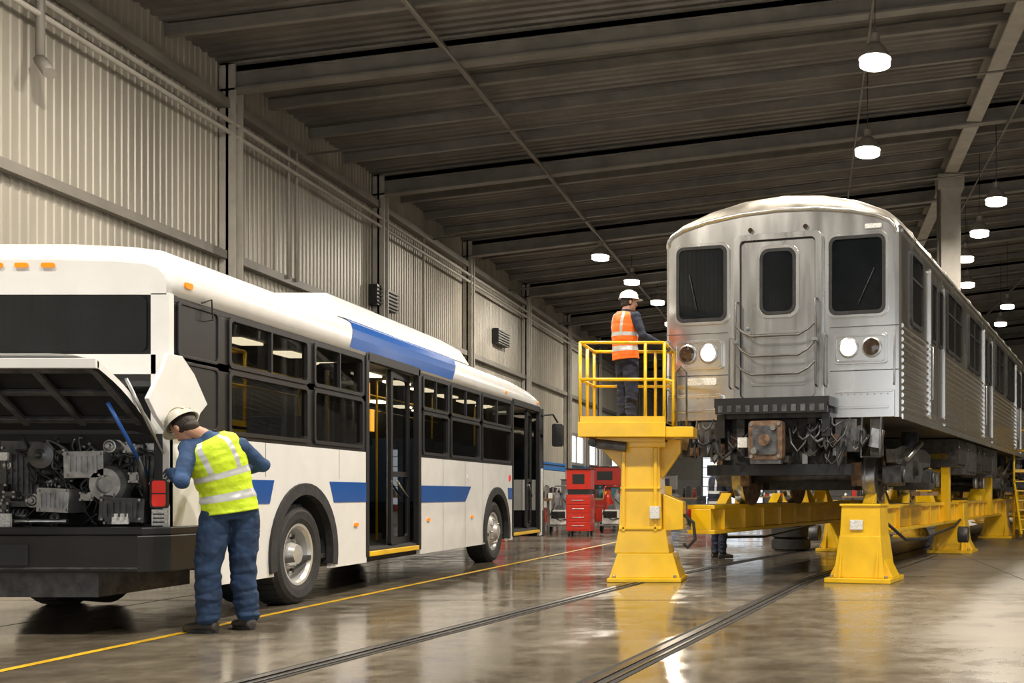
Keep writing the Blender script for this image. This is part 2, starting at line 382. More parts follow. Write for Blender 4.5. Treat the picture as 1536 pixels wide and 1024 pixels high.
m.prism(arch(0.46,3.58,2.15),'x',-.05,0,white); m.prism(arch(5.18,9.28,8.4),'x',-.05,0,white); m.box(-.05,0,11.02,11.3,.3,1.5,white)
m.box(-.05,0,0,.46,.80,1.5,white); m.box(-.06,-.005,.02,.46,.46,.80,black)
m.prism([(0,.45),(BL,.45),(BL,1.5),(0,1.5)],'x',-BW,-BW+.05,white)
m.box(-.14,-.0,0,.06,1.5,2.56,white); m.box(-BW,-BW+.14,0,.06,1.5,2.56,white); m.box(-BW+.1,-.1,0,.06,1.95,2.10,white)
m.box(-BW,0,.0,.05,.47,.77,black)
for yy in (1.42,2.9,6.0,6.9,7.7): m.box(-.002,.001,yy,yy+.008,.3 if abs(yy-2.15)>.8 else 1.2,1.5,black)
m.build('side_panels',bus,bevel=.005)
panes=((.84,2.2),(2.36,3.46),(5.28,6.18),(6.32,7.54),(7.68,9.16))
m=M()
for a,c in ((0.06,3.6),(5.16,9.28),(11.02,11.3)):
    m.box(-.05,-.004,a,c,1.5,1.56,black); m.box(-.05,-.004,a,c,2.05,2.12,black); m.box(-.05,-.004,a,c,2.50,2.56,black)
    cur=a
    for p0,p1 in panes:
        if p0>=a and p1<=c: m.box(-.05,-.004,cur,p0,1.56,2.50,black); cur=p1
    m.box(-.05,-.004,cur,c,1.56,2.50,black)
m.prism(rr(.38,2.31,.52,.38,.04),'x',-.004,.004,dull_pane); m.prism(rr(.38,1.81,.52,.47,.04),'x',-.004,.004,dull_pane)  # rearmost window panes in dull black, no mirror reflection
m.ring(rr(.38,2.31,.57,.43,.05),rr(.38,2.31,.52,.38,.04),'x',-.004,.014,black); m.ring(rr(.38,1.81,.57,.52,.05),rr(.38,1.81,.52,.47,.04),'x',-.004,.014,black)
m.box(-BW+.004,-BW+.05,.06,BL,1.5,2.56,black)
m.box(-BW+.12,-.12,0.015,.05,2.08,2.56,black)
m.box(-BW,0,BL-.05,BL,.3,1.3,white); m.box(-BW,0,BL-.04,BL,1.3,2.58,glass); m.box(-BW-.01,.01,BL-.1,BL+.06,.28,.75,black)
m.box(-.12,0,.004,.05,.77,1.52,black); m.box(-BW,-BW+.12,.004,.05,.77,1.52,black)
for a,c in ((3.56,3.64),(5.11,5.2),(9.25,9.33),(10.98,11.06)): m.box(-.06,.008,a,c,.36,2.58,black)
m.box(-.06,.008,3.6,5.16,2.5,2.6,black); m.box(-.06,.008,9.28,11.02,2.5,2.6,black)
m.build('window_belt',bus,bevel=.004)
m=M(); fr=M()
def pane(y0,y1,z0,z1):
    m.add([(-.02,y0,z0),(-.02,y1,z0),(-.02,y1,z1),(-.02,y0,z1)],[(0,1,2,3)],tg)
    fr.ring(rr((y0+y1)/2,(z0+z1)/2,y1-y0+.05,z1-z0+.05,.05),rr((y0+y1)/2,(z0+z1)/2,y1-y0-.02,z1-z0-.02,.04),'x',-.022,.012,black)
for a,c in panes:
    pane(a,c,2.12,2.50); pane(a,c,1.56,2.05)
    if c-a>.6: fr.box(-.022,.010,(a+c)/2-.012,(a+c)/2+.012,2.12,2.50,black)
m.prism(rr(-BW/2,2.33,BW-.34,.42,.05),'y',-.005,.02,glass)
m.build('window_glass',bus); fr.build('window_frames',bus)
m=M()
def st(ol,mt=blue): m.prism(ol,'x',-.001,.005,mt)
st([(.5,.96),(1.49,.96),(1.57,1.17),(.5,1.17)]); st([(2.78,.96),(3.56,.96),(3.56,1.17),(2.68,1.17)])
st([(5.2,.94),(6.9,.94),(7.15,1.15),(5.2,1.15)]); st([(9.03,.96),(9.25,.96),(9.25,1.14),(9.0,1.14)])
hv=[(.005,2.58),(0.005,2.70),(-.016,2.793),(-.066,2.876),(-.157,2.926),(-.4,2.955),(-.6,2.966)]
for i in range(len(hv)-1):
    y0=3.15+.06*i;y1=6.35+.10*i
    m.add([(hv[i][0],y0,hv[i][1]+.003),(hv[i][0],y1,hv[i][1]+.003),(hv[i+1][0],y1+.1,hv[i+1][1]+.003),(hv[i+1][0],y0+.06,hv[i+1][1]+.003)],[(0,1,2,3)],blue,False)
m.build('blue_livery',bus)
tx=bpy.data.curves.new('fleet_number','FONT'); tx.body='60'; tx.size=.2; tx.extrude=.002; tx.materials.append(blue)
to=bpy.data.objects.new('fleet_number',tx); bpy.context.scene.collection.objects.link(to); to.parent=bus; to.location=(.004,1.08,1.29); to.rotation_euler=(math.radians(90),0,math.radians(90))
m=M()
m.frust(-BW/2,5.4,2.93,3.12,2.2,4.3,2.0,4.1,white); m.frust(-BW/2,5.4,3.12,3.24,2.0,4.1,1.6,3.6,white)
for k in range(5): m.obox((-.21,3.95+k*.72,3.02),(.02,.5,.05),black,(0,-.42,0)); m.box(-.6,-.5,3.8+k*.75,4.1+k*.75,3.20,3.25,white)
m.frust(-BW/2,8.8,2.9,3.04,1.4,1.2,1.2,1.,white)
m.build('roof_pod',bus,bevel=.02)
m=M()
def half_ring(cy,r0,r1,x0,x1,mt):
    o=[];i_=[];
    for k in range(25):
        a=math.radians(-12+204*k/24); o.append((cy+r1*math.cos(a),.47+r1*math.sin(a))); i_.append((cy+r0*math.cos(a),.47+r0*math.sin(a)))
    for k in range(24):
        m.prism([i_[k],o[k],o[k+1],i_[k+1]],'x',x0,x1,mt)
for cy in (2.15,8.4):
    half_ring(cy,.57,.68,-.05,.025,rubber)
    half_ring(cy,.60,.62,-.55,-.05,interior)
m.build('wheel_arches',bus)
rimm=mat('wheel_rim_silver',(.62,.62,.61),.3,.5,var=.1)
def wheel(x,cy,sgn,nm,dish):
    w=M(); R=.47; c=(x,cy,R); s_=sgn
    w.lathe([(0,.29),(.02*s_,.34),(.03*s_,.41),(.01*s_,.45),(-.03*s_,.47),(-.25*s_,.47),(-.29*s_,.44),(-.3*s_,.3)],c,'x',rubber,40)
    if dish: pr=[(.005*s_,.295),(0,.27),(-.03*s_,.25),(-.12*s_,.235),(-.14*s_,.13),(-.05*s_,.11),(0,.09),(.01*s_,.0)]
    else: pr=[(.005*s_,.295),(.0,.27),(-.03*s_,.25),(.03*s_,.17),(.04*s_,.12),(.09*s_,.09),(.10*s_,0)]
    w.lathe(pr,c,'x',rimm,40)
    for k in range(10):
        a=k*math.pi/5; q=.185; xx=(-.13 if dish else .02)*s_
        w.cyl((x+xx-.01*s_,cy+q*math.cos(a),R+q*math.sin(a)),(x+xx+.035*s_,cy+q*math.cos(a),R+q*math.sin(a)),.014,chrome,8)
        if dish: w.cyl((x-.10*s_,cy+.2*math.cos(a+.3),R+.2*math.sin(a+.3)),(x-.128*s_,cy+.2*math.cos(a+.3),R+.2*math.sin(a+.3)),.022,black,8)
    for k in range(40):
        a=k*math.pi/20; w.obox((x-.14*s_,cy+.47*math.cos(a),.47+.47*math.sin(a)*.998),(.22,.05,.012),rubber,(a+math.pi/2,0,0))
    w.build(nm,bus)
wheel(-.06,2.15,1,'wheel_1',True); wheel(-.06,8.4,1,'wheel_2',False); wheel(-BW+.06,2.15,-1,'wheel_3',True); wheel(-BW+.06,8.4,-1,'wheel_4',False)
m=M(); m.lathe([(0,.3),(0,.44),(-.25,.46),(-.27,.3)],(-.4,2.15,.47),'x',rubber,32); m.lathe([(0,.3),(0,.44),(.25,.46),(.27,.3)],(-2.1,2.15,.47),'x',rubber,32); m.cyl((-2.2,2.15,.47),(-.2,2.15,.47),.1,cast); m.cyl((-2.2,8.4,.47),(-.2,8.4,.47),.07,cast)
m.box(-1.9,-.6,.1,1.3,.26,.5,cast); m.box(-2.3,-.2,2.9,3.55,.3,.45,grime); m.box(-2.2,-.3,3.6,7.6,.26,.44,grime); m.box(-2.3,-.25,9.2,BL,.3,.44,grime)
m.build('chassis',bus)
m=M(); m.box(-BW+.06,-.06,1.0,BL-.06,.40,.45,interior); m.box(-BW+.06,-.06,.62,.66,.45,2.5,interior)
m.box(-BW+.06,-.06,.68,BL-.06,2.50,2.53,mat('bus_ceiling_panel',(.35,.34,.31),.6))
m.box(-BW+.1,-1.9,1,10.5,.45,1.0,interior)
seat=mat('seat_fabric_blue',(.03,.06,.12),.8)
for k in range(9):
    for xx in (-2.05,-.55):
        yy=1.2+k
        if xx==-.55 and (3.1<yy<5.4 or yy>9.1): continue
        m.obox((xx,yy,.9),(.8,.42,.1),seat); m.obox((xx,yy-.2,1.35),(.8,.08,.85),seat,(-.15,0,0)); m.box(xx-.3,xx+.3,yy-.1,yy+.1,.45,.86,interior)
for k in range(11):
    for xx in (-.55,-1.95): m.box(xx-.11,xx+.11,.9+k*.95,1.3+k*.95,2.475,2.50,striplight)
for xx in (-.75,-1.75):
    m.cyl((xx,.8,2.3),(xx,10.8,2.3),.014,yellow,6)
    for k in range(5): m.cyl((xx,1.7+2*k,.45),(xx,1.7+2*k,2.5),.015,yellow,8)
m.build('interior_seats',bus,bevel=.01)
m=M()
m.box(-.62,-.02,3.64,5.11,.36,.44,interior); m.box(-.035,.015,3.64,5.11,.36,.415,yellow); m.box(-.66,-.6,3.64,5.11,.44,.74,black); m.box(-.66,-.55,3.64,4.5,.72,.76,yellow)
m.box(-.95,-.9,3.64,5.11,.76,1.0,black); m.box(-.95,-.86,3.64,4.5,.98,1.01,yellow); m.box(-1.5,-1.42,3.5,5.3,.45,2.0,interior)
m.box(-.6,-.02,9.33,10.98,.36,.44,interior); m.box(-.035,.015,9.33,10.98,.36,.41,yellow)
sgn=mat('sign_amber',(.85,.35,.02),.5,emis=.2)
for (x,y) in ((-.12,3.78),(-.12,4.45),(-.7,4.2),(-.15,9.5),(-.15,10.8)): m.cyl((x,y,.45),(x,y,2.5),.016,yellow if y in (4.2,) else chrome,8)
for z in (1.2,1.55): m.cyl((-.12,3.78,z),(-.7,3.78,z+.1),.014,chrome,8)
m.box(-.08,-.06,3.70,3.82,2.05,2.28,sgn); m.box(-.13,-.11,3.95,4.06,1.75,2.0,sgn)
m.build('door_steps',bus,bevel=.005)
m=M()
def leaf(y0,y1,x,ang):
    m.T=Matrix.Translation((x,y0,0))@Matrix.Rotation(ang,4,'Z')
    w_=y1-y0
    m.ring(rr(w_/2,1.47,w_,2.04,.04),rr(w_/2,1.47,w_-.14,1.88,.05),'x',-.02,.02,black)
    m.add([(0,.06,.5),(0,w_-.06,.5),(0,w_-.06,2.44),(0,.06,2.44)],[(0,1,2,3)],tg)
    m.box(-.022,.022,.06,w_-.06,1.25,1.31,black); m.cyl((.04,w_*.2,1.2),(.04,w_*.8,1.0),.012,chrome,8); m.T=None
leaf(4.36,5.1,-.06,0.08); leaf(3.66,4.2,-.1,1.35); leaf(9.36,10.0,-.05,.9); leaf(10.35,10.95,-.07,.12)
m.build('door_leaves',bus)
m=M()
m.prism([(.045,.48),(.045,-.05),(-.10,-.22),(-BW+.10,-.22),(-BW-.045,-.05),(-BW-.045,.48)],'z',.47,.74,black)
m.prism([(.03,.40),(.03,-.03),(-.10,-.17),(-BW+.10,-.17),(-BW-.03,-.03),(-BW-.03,.40)],'z',.74,.80,black)
m.box(-1.6,-.9,-.235,-.2,.52,.68,interior); m.box(-BW+.1,-.1,-.228,-.21,.49,.51,cast)
m.build('rear_bumper',bus,bevel=.02)
m=M()
m.prism(rr(-.065,1.05,.115,.2,.02),'y',-.02,.01,redl); m.ring(rr(-.065,1.05,.13,.22,.025),rr(-.065,1.05,.11,.195,.02),'y',-.028,.01,black)
m.box(-.12,-.01,-.028,-.02,1.045,1.055,black); m.prism(rr(-BW+.065,1.05,.115,.2,.02),'y',-.02,.01,redl)
m.box(-.125,-.01,-.012,.01,.81,.93,label)
for k in range(3): m.box(-.115,-.03,-.016,-.011,.83+k*.03,.84+k*.03,black)
for xx in (-1.11,-.91,-1.3): m.prism(rr(xx,2.77,.10,.035,.012),'y',-.012,.05,amber)
m.prism(rr(.24,2.66,.10,.045,.015),'x',0,.015,amber)
for yy in (1.25,3.3,5.45,7.2): m.prism(rr(yy,.72,.09,.04,.015),'x',0,.014,amber)
for yy in (8.9,10.9): m.prism(rr(yy,2.66,.08,.035,.012),'x',0,.014,amber)
m.cyl((0,9.1,1.3),(.01,9.1,1.3),.05,redl,16); m.cyl((0,7.0,1.28),(.006,7.0,1.28),.035,label,16)
m.build('lights',bus)
m=M(); m.tube([(0,11.15,2.45),(.12,11.5,2.5),(.2,11.55,2.35)],.018,black,8); m.prism(rr(.2,2.12,.2,.42,.04),'y',11.5,11.58,black)
m.tube([(.0,.42,2.56),(.04,.5,2.6),(.05,.5,2.44),(.0,.44,2.42)],.008,black,6)
m.build('mirror',bus,bevel=.01)
# hood
m=M()
hx0,hx1=-BW+.02,-.10
def hp(x,t,off=0):
    return (x,-.66*t,1.53+.44*t+.05*math.sin(t*math.pi)+off)
nx,ny=14,8
def hgrid(off,mt,inset):
    vs=[];fs=[]
    for j in range(ny+1):
        for i in range(nx+1):
            x=hx0+inset+(hx1-hx0-2*inset)*i/nx; t=j/ny*(1-inset*.6)
            ed=min(i,nx-i)/nx; dz=-.05*max(0,1-ed*8)**2
            p=hp(x,t,off); vs.append((p[0],p[1],p[2]+dz))
    for j in range(ny):
        for i in range(nx): a=j*(nx+1)+i; fs.append((a,a+1,a+nx+2,a+nx+1))
    m.add(vs,fs,mt,True)
hgrid(.05,white,0); hgrid(0,black,.0)
for i in range(2):
    x=(hx0,hx1)[i]
    for j in range(ny):
        a=hp(x,j/ny,-.05);bq=hp(x,(j+1)/ny,-.05);c2=hp(x,(j+1)/ny,.0);d2=hp(x,j/ny,.0)
        m.add([a,bq,c2,d2],[(0,1,2,3)],white)
p0=hp(hx0,1,-.05)
m.obox(((hx0+hx1)/2,p0[1],p0[2]+.03),(hx1-hx0,.04,.07),white)
for k in range(6):
    x=hx0+.2+k*.42; a=hp(x,.1,-.015);b2=hp(x,.92,-.015); m.obox(((a[0]),(a[1]+b2[1])/2,(a[2]+b2[2])/2),(.05,.66,.03),cast,(-.59,0,0))
for t_ in (.15,.5,.88):
    a=hp(0,t_,-.02); m.obox(((hx0+hx1)/2,a[1],a[2]),(hx1-hx0-.1,.05,.03),cast,(-.59,0,0))
m.prism([(-.06,2.10),(.12,2.10),(.28,1.98),(.46,1.76),(.36,1.68),(.26,1.50),(-.02,1.47),(-.2,1.62),(-.3,1.74),(-.12,1.98)],'x',-.002,.03,white)
m.build('engine_hood',bus,bevel=.004)
m=M(); m.cyl((-.16,-.02,1.2),(-.2,-.40,1.70),.014,blue,8); m.cyl((-.16,-.0,1.0),(-.17,-.1,1.33),.022,black,8)
m.cyl((-2.3,-.02,1.2),(-2.3,-.40,1.70),.014,blue,8); m.cyl((-.10,-.35,1.88),(-.04,-.02,1.35),.012,chrome,8)
m.build('hood_struts',bus)
# engine
m=M()
m.box(-BW+.05,-.05,.60,.64,.5,2.0,interior); m.box(-BW+.05,-.05,.02,.62,.70,.76,grime); m.box(-BW+.1,-.1,.02,.06,1.5,1.58,black); m.box(-BW+.06,-.06,.02,.62,1.86,1.95,interior)
dk=mat('engine_dark_metal',(.09,.092,.095),.35,.6,var=.4,scale=12); gy=mat('engine_grey_alloy',(.42,.425,.43),.36,.65,var=.35,scale=12,bump=.15)
R=random.Random(5)
def blk(x,y,z,sx,sy,sz,mt):
    rot=(0,R.uniform(-.08,.08),0)
    m.obox((x,y,z),(sx,sy,sz),mt,rot); m.obox((x,y-sy/2-.008,z),(sx*.72,.018,sz*.66),mt,rot)
    for a in (-1,1):
        for c_ in (-1,1): m.cyl((x+a*sx*.42,y-sy/2-.015,z+c_*sz*.4),(x+a*sx*.42,y-sy/2,z+c_*sz*.4),.011,chrome,6)
    if sx>.2:
        for k in range(5): m.box(x-sx*.3+k*sx*.14,x-sx*.27+k*sx*.14,y-sy/2-.03,y-sy/2,z-sz*.3,z+sz*.3,mt)
blk(-1.2,.3,1.2,.3,.4,.5,dk);blk(-1.65,.25,1.1,.4,.3,.4,gy);blk(-2.1,.25,1.15,.4,.3,.5,dk);blk(-.32,.3,1.25,.22,.3,.3,dk)
for i in range(95):
    x=R.uniform(-2.35,-.18) if i%2 else R.uniform(-1.35,-.18);z=R.uniform(.82,1.46);y=R.uniform(.08,.3); q=R.random()
    mt=R.choice([dk,gy,gy,black,chrome,cast,dk])
    if q<.38: blk(x,y,z,R.uniform(.05,.13),R.uniform(.05,.15),R.uniform(.04,.11),mt)
    elif q<.65:
        r=R.uniform(.02,.065); m.lathe([(-.06,0),(-.06,r*.35),(-.04,r*.4),(-.035,r),(.06,r),(.06,0)],(x,y,z),'y',mt,20)
        m.lathe([(-.045,r*.6),(-.05,r*.7),(-.045,r*.8)],(x,y,z),'y',chrome,16)
    else:
        r=R.uniform(.015,.035); l=R.uniform(.08,.2); m.cyl((x-l/2,y,z),(x+l/2,y,z+R.uniform(-.05,.05)),r,mt,14)
        for q2 in range(5): xx=x-l/2+l*(q2+.5)/5; m.cyl((xx-.006,y,z),(xx+.006,y,z),r*1.25,mt,14)
for i in range(55):
    x=R.uniform(-2.35,-.2) if i%2 else R.uniform(-1.3,-.2);z=R.uniform(.85,1.5);pts=[V((x,R.uniform(.02,.16),z))]
    for k in range(5): pts.append(pts[-1]+V((R.uniform(-.12,.12),R.uniform(-.03,.05),R.uniform(-.12,.10))))
    pts=[V((max(-2.42,min(-.14,p.x)),max(.0,p.y),max(.8,min(1.55,p.z)))) for p in pts]
    sp=[]
    for k in range(len(pts)-1):
        for u in range(4):
            t_=u/4; P0=pts[max(k-1,0)];P1=pts[k];P2=pts[k+1];P3=pts[min(k+2,len(pts)-1)]
            sp.append(.5*((2*P1)+(P2-P0)*t_+(2*P0-5*P1+4*P2-P3)*t_**2+(3*P1-P0-3*P2+P3)*t_**3))
    m.tube(sp,R.uniform(.004,.013),R.choice([rubber,black,black,cast,rubber]),8)
# main blocks up front
blk(-.66,.12,1.27,.30,.2,.20,gy);blk(-.88,.1,1.0,.24,.2,.18,gy);blk(-.36,.1,.93,.34,.2,.18,dk)
m.lathe([(0,0),(0,.06),(-.02,.07),(-.02,.12),(.02,.14),(.12,.14),(.12,0)],(-.50,.04,1.12),'y',gy,28)
m.lathe([(0,0),(-.03,.03),(-.02,.05),(-.01,.10),(.04,.11),(.12,.11)],(-1.0,.05,1.34),'y',dk,28)
m.box(-.42,-.3,.0-.02,.0,.82,.90,label); m.box(-1.32,-1.2,-.0,.02,.80,.9,label); m.box(-1.28,-1.22,0,.02,1.3,1.36,label)
m.cyl((-1.55,.05,.84),(-.8,.05,.84),.02,chrome,10)
m.build('engine',bus)
# ------------------------------------------------------------ TRAIN
TX,TY=-.383,12.9; TR=-math.atan(.303)
TL=15.5
def make_car(name,loc):
    e=empty(name,loc,TR)
    hf=[(1.5,1.95),(1.5,4.12),(1.485,4.22),(1.43,4.33),(1.28,4.46),(.95,4.61),(.5,4.72),(0,4.76)]
    pr=hf+[(-p[0],p[1]) for p in reversed(hf[:-1])]
    secs=[(0,1.44,.52),(.03,1.48,.66),(.08,1.5,.78),(.2,1.5,.90),(.45,1.5,1)]; secs=secs+[(TL-a,b_,c_) for a,b_,c_ in reversed(secs)]
    m=M(); n=len(pr)
    for i in range(len(secs)-1):
        vs=[]
        for (yy,hw,k) in (secs[i],secs[i+1]):
            for p in pr:
                z=p[1] if p[1]<4.2 else 4.17+(p[1]-4.17)*k
                vs.append((p[0]*hw/1.5,yy,z))
        fb=[];ft=[]
        for k in range(n-1):
            (fb if (pr[k][1]<4.2 and pr[k+1][1]<4.2) or (k in(1,n-3)) else ft).append((k,k+1,n+k+1,n+k))
        m.add(vs,fb,steel,False); m.add(vs,ft,roofsteel,True); m.add(vs,[(0,n,2*n-1,n-1)],grime)
    for yy,_hw,k in (secs[0],secs[-1]):
        vs=[(p[0]*_hw/1.5,yy,p[1] if p[1]<4.2 else 4.17+(p[1]-4.17)*k) for p in pr]; m.add(vs,[tuple(range(n))],steel)
    m.build('body_shell',e,merge=True)
    m=M()
    for yy in [1.0+1.25*k for k in range(12)]:
        m.tube([(p[0]*1.002,yy,p[1]+.004) for p in pr[2:-2]],.012,roofsteel,6)
    for s_ in (-1,1): m.box(s_*1.5-.02,s_*1.5+.02,.1,TL-.1,4.13,4.17,steel)
    m.frust(0,4.5,4.72,4.86,.9,1.6,.8,1.5,roofsteel); m.frust(0,11,4.72,4.86,.9,1.6,.8,1.5,roofsteel)
    m.tube([(p[0]*.965,-.015,4.17+(p[1]-4.17)*.52 if p[1]>4.2 else p[1]) for p in pr[1:-1]],.022,steel,8)
    m.build('roof_trim',e)
    m=M()
    def win(u0,u1,z0,z1,r=.09):
        o=rr((u0+u1)/2,(z0+z1)/2,u1-u0,z1-z0,r); i_=rr((u0+u1)/2,(z0+z1)/2,u1-u0-.08,z1-z0-.08,r*.7)
        o2=rr((u0+u1)/2,(z0+z1)/2,u1-u0+.07,z1-z0+.07,r*1.2)
        m.ring(o2,o,'y',-.022,0,steel); m.ring(o,i_,'y',-.03,0,rubber); m.prism(i_,'y',-.012,0,glass)
    win(-1.33,-.66,3.17,4.10); win(.64,1.33,3.17,4.10)
    m.tube([(-1.05,-.03,3.3),(-1.15,-.035,3.75)],.008,black,6); m.tube([(1.0,-.03,3.28),(1.2,-.035,3.7)],.008,black,6)
    m.ring(rr(0,3.16,1.12,2.06,.08),rr(0,3.16,.96,1.92,.06),'y',-.05,0,steeld); m.prism(rr(0,3.16,.94,1.90,.05),'y',-.02,0,steeld)
    m.ring(rr(0,3.16,.965,1.925,.06),rr(0,3.16,.935,1.89,.05),'y',-.03,0,rubber)
    m.ring(rr(0,3.61,.46,.80,.11),rr(0,3.61,.38,.72,.08),'y',-.035,-.01,rubber); m.prism(rr(0,3.61,.38,.72,.08),'y',-.026,-.01,glass)
    m.ring(rr(0,3.61,.54,.88,.13),rr(0,3.61,.46,.80,.11),'y',-.03,-.01,steel)
    m.ring(rr(0,2.68,.74,.66,.05),rr(0,2.68,.68,.60,.04),'y',-.028,-.01,steeld); m.cyl((-.38,-.02,3.05),(-.38,-.07,3.05),.02,chrome,10); m.box(-.41,-.33,-.06,-.03,2.98,3.02,chrome)
    dkc=mat('safety_chain_steel',(.20,.195,.19),.35,.9)
    for s_ in (-1,1):
        m.tube([(s_*.50,-.05,3.38),(s_*.50,-.13,3.36),(s_*.51,-.13,2.9),(s_*.51,-.14,2.35),(s_*.50,-.05,2.33)],.014,dkc,8)
        m.tube([(s_*.60,-.03,2.95),(s_*.60,-.09,2.93),(s_*.60,-.09,2.35),(s_*.60,-.03,2.33)],.012,dkc,8)
        m.box(s_*.5-.03,s_*.5+.03,-.16,-.1,2.86,2.9,chrome)
    for z,dp in ((3.08,.14),(2.86,.16),(2.62,.14)):
        m.tube([(-.50,-.13,z),(-.42,-.14,z-dp*.55),(-.30,-.15,z-dp),(.30,-.15,z-dp),(.42,-.14,z-dp*.55),(.50,-.13,z)],.014,dkc,8)
    for s_ in (-1,1):
        m.prism(rr(s_*1.03,2.76,.66,.36,.05),'y',-.035,0,steel); m.ring(rr(s_*1.03,2.76,.62,.32,.05),rr(s_*1.03,2.76,.58,.28,.04),'y',-.045,-.03,steel2)
        for uu,mt in ((.89,headl if loc[1]<14 else headoff),(1.17,headoff)):
            m.lathe([(-.02,.125),(-.06,.12),(-.065,.10),(-.05,.095)],(s_*uu,0,2.77),'y',chrome,28); m.lathe([(-.05,.098),(-.058,.06),(-.06,0)],(s_*uu,0,2.77),'y',mt,24)
        m.box(s_*1.07-.37,s_*1.07+.37,-.03,.0,1.95,2.26,steel); m.box(s_*1.07-.35,s_*1.07+.35,-.05,-.03,2.24,2.27,steel)
        m.box(s_*1.07-.3,s_*1.07+.3,-.05,-.03,2.05,2.08,steel2)
        m.box(s_*1.07-.42,s_*1.07+.42,-.008,0,2.50,2.512,cast); m.box(s_*1.07-.42,s_*1.07+.42,-.008,0,3.02,3.03,cast)
        m.tube([(s_*1.43,-.02,2.95),(s_*1.45,-.08,2.93),(s_*1.45,-.08,2.35),(s_*1.43,-.02,2.33)],.013,chrome,8)
        for k in range(9): m.cyl((s_*(.72+.08*k),-.034,2.22),(s_*(.72+.08*k),-.04,2.22),.009,chrome,6)
    m.prism(rr(-1.0,2.43,.4,.09,.02),'y',-.02,0,label)
    m.prism(rr(1.18,4.20,.2,.055,.01),'y',-.02,0,label)
    for s_ in (-1,1): m.cyl((s_*.35,-.03,4.25),(s_*.35,.02,4.25),.03,headoff,12)
    m.build('front_end',e,bevel=.004)
    m=M(); doors=((1.9,2.95),(7.3,8.4),(12.8,13.85)); wins=((.62,1.32),(3.25,4.6),(5.4,6.7),(9.0,10.3),(11.0,12.3),(14.2,15.0))
    for s_ in (-1,1):
        X=s_*1.5
        for a,c_ in doors:
            m.ring(rr((a+c_)/2,3.05,c_-a+.12,2.0,.05),rr((a+c_)/2,3.05,c_-a,1.88,.03),'x',X-.02*s_,X+.03*s_,steel)
            m.box(min(X,X+.006*s_),max(X,X+.006*s_),a,c_,2.11,3.99,steeld)
            m.box(min(X,X+.01*s_),max(X,X+.01*s_),(a+c_)/2-.012,(a+c_)/2+.012,2.11,3.99,rubber)
            for q in (-1,1):
                cy=(a+c_)/2+q*(c_-a)/4; m.prism(rr(cy,3.5,.30,.75,.05),'x',X,X+.012*s_,glass); m.ring(rr(cy,3.5,.36,.81,.07),rr(cy,3.5,.30,.75,.05),'x',X,X+.022*s_,rubber)
            m.tube([(X+.03*s_,a-.14,3.0),(X+.07*s_,a-.14,2.98),(X+.07*s_,a-.14,2.3),(X+.03*s_,a-.14,2.28)],.012,chrome,6)
        for a,c_ in wins:
            m.prism(rr((a+c_)/2,3.57,c_-a,.82,.07),'x',X,X+.01*s_,glass); m.ring(rr((a+c_)/2,3.57,c_-a+.09,.91,.09),rr((a+c_)/2,3.57,c_-a,.82,.07),'x',X,X+.028*s_,rubber)
            m.box(min(X,X+.02*s_),max(X,X+.02*s_),a,c_,3.68,3.71,rubber)
            if c_-a>1: m.box(min(X,X+.02*s_),max(X,X+.02*s_),(a+c_)/2-.015,(a+c_)/2+.015,3.17,3.98,rubber)
        segs=[];prev=.12
        for a,c_ in doors: segs.append((prev,a-.2)); prev=c_+.1
        segs.append((prev,TL-.12))
        for a,c_ in segs:
            z=2.02
            while z<3.05:
                xi,xo=X,X+.022*s_; m.prism([(xi,z),(xo,z+.018),(xo,z+.042),(xi,z+.06)],'y',a,c_,steel2); z+=.082
        m.box(min(X,X+.02*s_),max(X,X+.02*s_),.1,TL-.1,1.93,1.99,steel)
    m.build('side_details',e)
    m=M()
    m.box(-.72,.72,-.28,.0,2.08,2.19,black); m.box(-.70,.70,-.30,-.26,2.0,2.12,black); m.box(-.66,.66,-.18,.1,1.95,2.08,grime)
    for k in range(12): m.box(-.66+k*.115,-.60+k*.115,-.31,-.29,2.02,2.1,cast)
    m.box(-.95,.95,.05,.2,1.72,1.95,grime)
    for s_ in (-1,1):
        m.box(s_*.66-.05,s_*.66+.05,-.22,.0,1.72,2.0,black); m.box(s_*.45-.05,s_*.45+.05,-.1,.1,1.5,1.95,grime)
        m.box(s_*.86-.13,s_*.86+.13,-.05,.2,1.55,1.93,cast); m.box(s_*1.2-.06,s_*1.2+.06,.0,.2,1.5,1.95,grime)
        m.tube([(s_*1.28,-.02,1.95),(s_*1.28,-.1,1.6),(s_*1.28,-.08,1.48),(s_*1.05,-.08,1.48),(s_*1.05,-.1,1.62),(s_*1.05,-.02,1.95)],.015,cast,8)
        m.cyl((s_*1.0,-.04,1.75),(s_*1.0,.1,1.75),.09,cast,16); m.obox((s_*1.22,.0,1.7),(.14,.1,.22),chrome,(0,.2,0))
    m.prism(rr(-.05,1.68,.42,.46,.05),'y',-.34,-.22,rust); m.prism(rr(-.05,1.68,.30,.34,.04),'y',-.36,-.33,cast); m.cyl((-.05,-.40,1.68),(-.05,-.3,1.68),.07,rust,16)
    for a in (-1,1):
        for b_ in (-1,1): m.cyl((-.05+a*.17,-.36,1.68+b_*.19),(-.05+a*.17,-.33,1.68+b_*.19),.022,chrome,8)
    m.box(-.22,.12,-.24,.7,1.58,1.78,cast); m.cyl((-.16,-.35,1.55),(-.16,-.45,1.55),.035,chrome,12); m.cyl((.07,-.35,1.82),(.07,-.42,1.82),.03,chrome,12)
    m.box(-.24,.14,-.33,-.25,1.4,1.45,cast); m.box(-.3,.2,-.2,0,1.42,1.5,grime)
    m.box(-.92,.92,-.02,.10,1.27,1.40,black); m.box(-.8,.8,.12,.22,1.40,1.56,grime)
    Rr=random.Random(3)
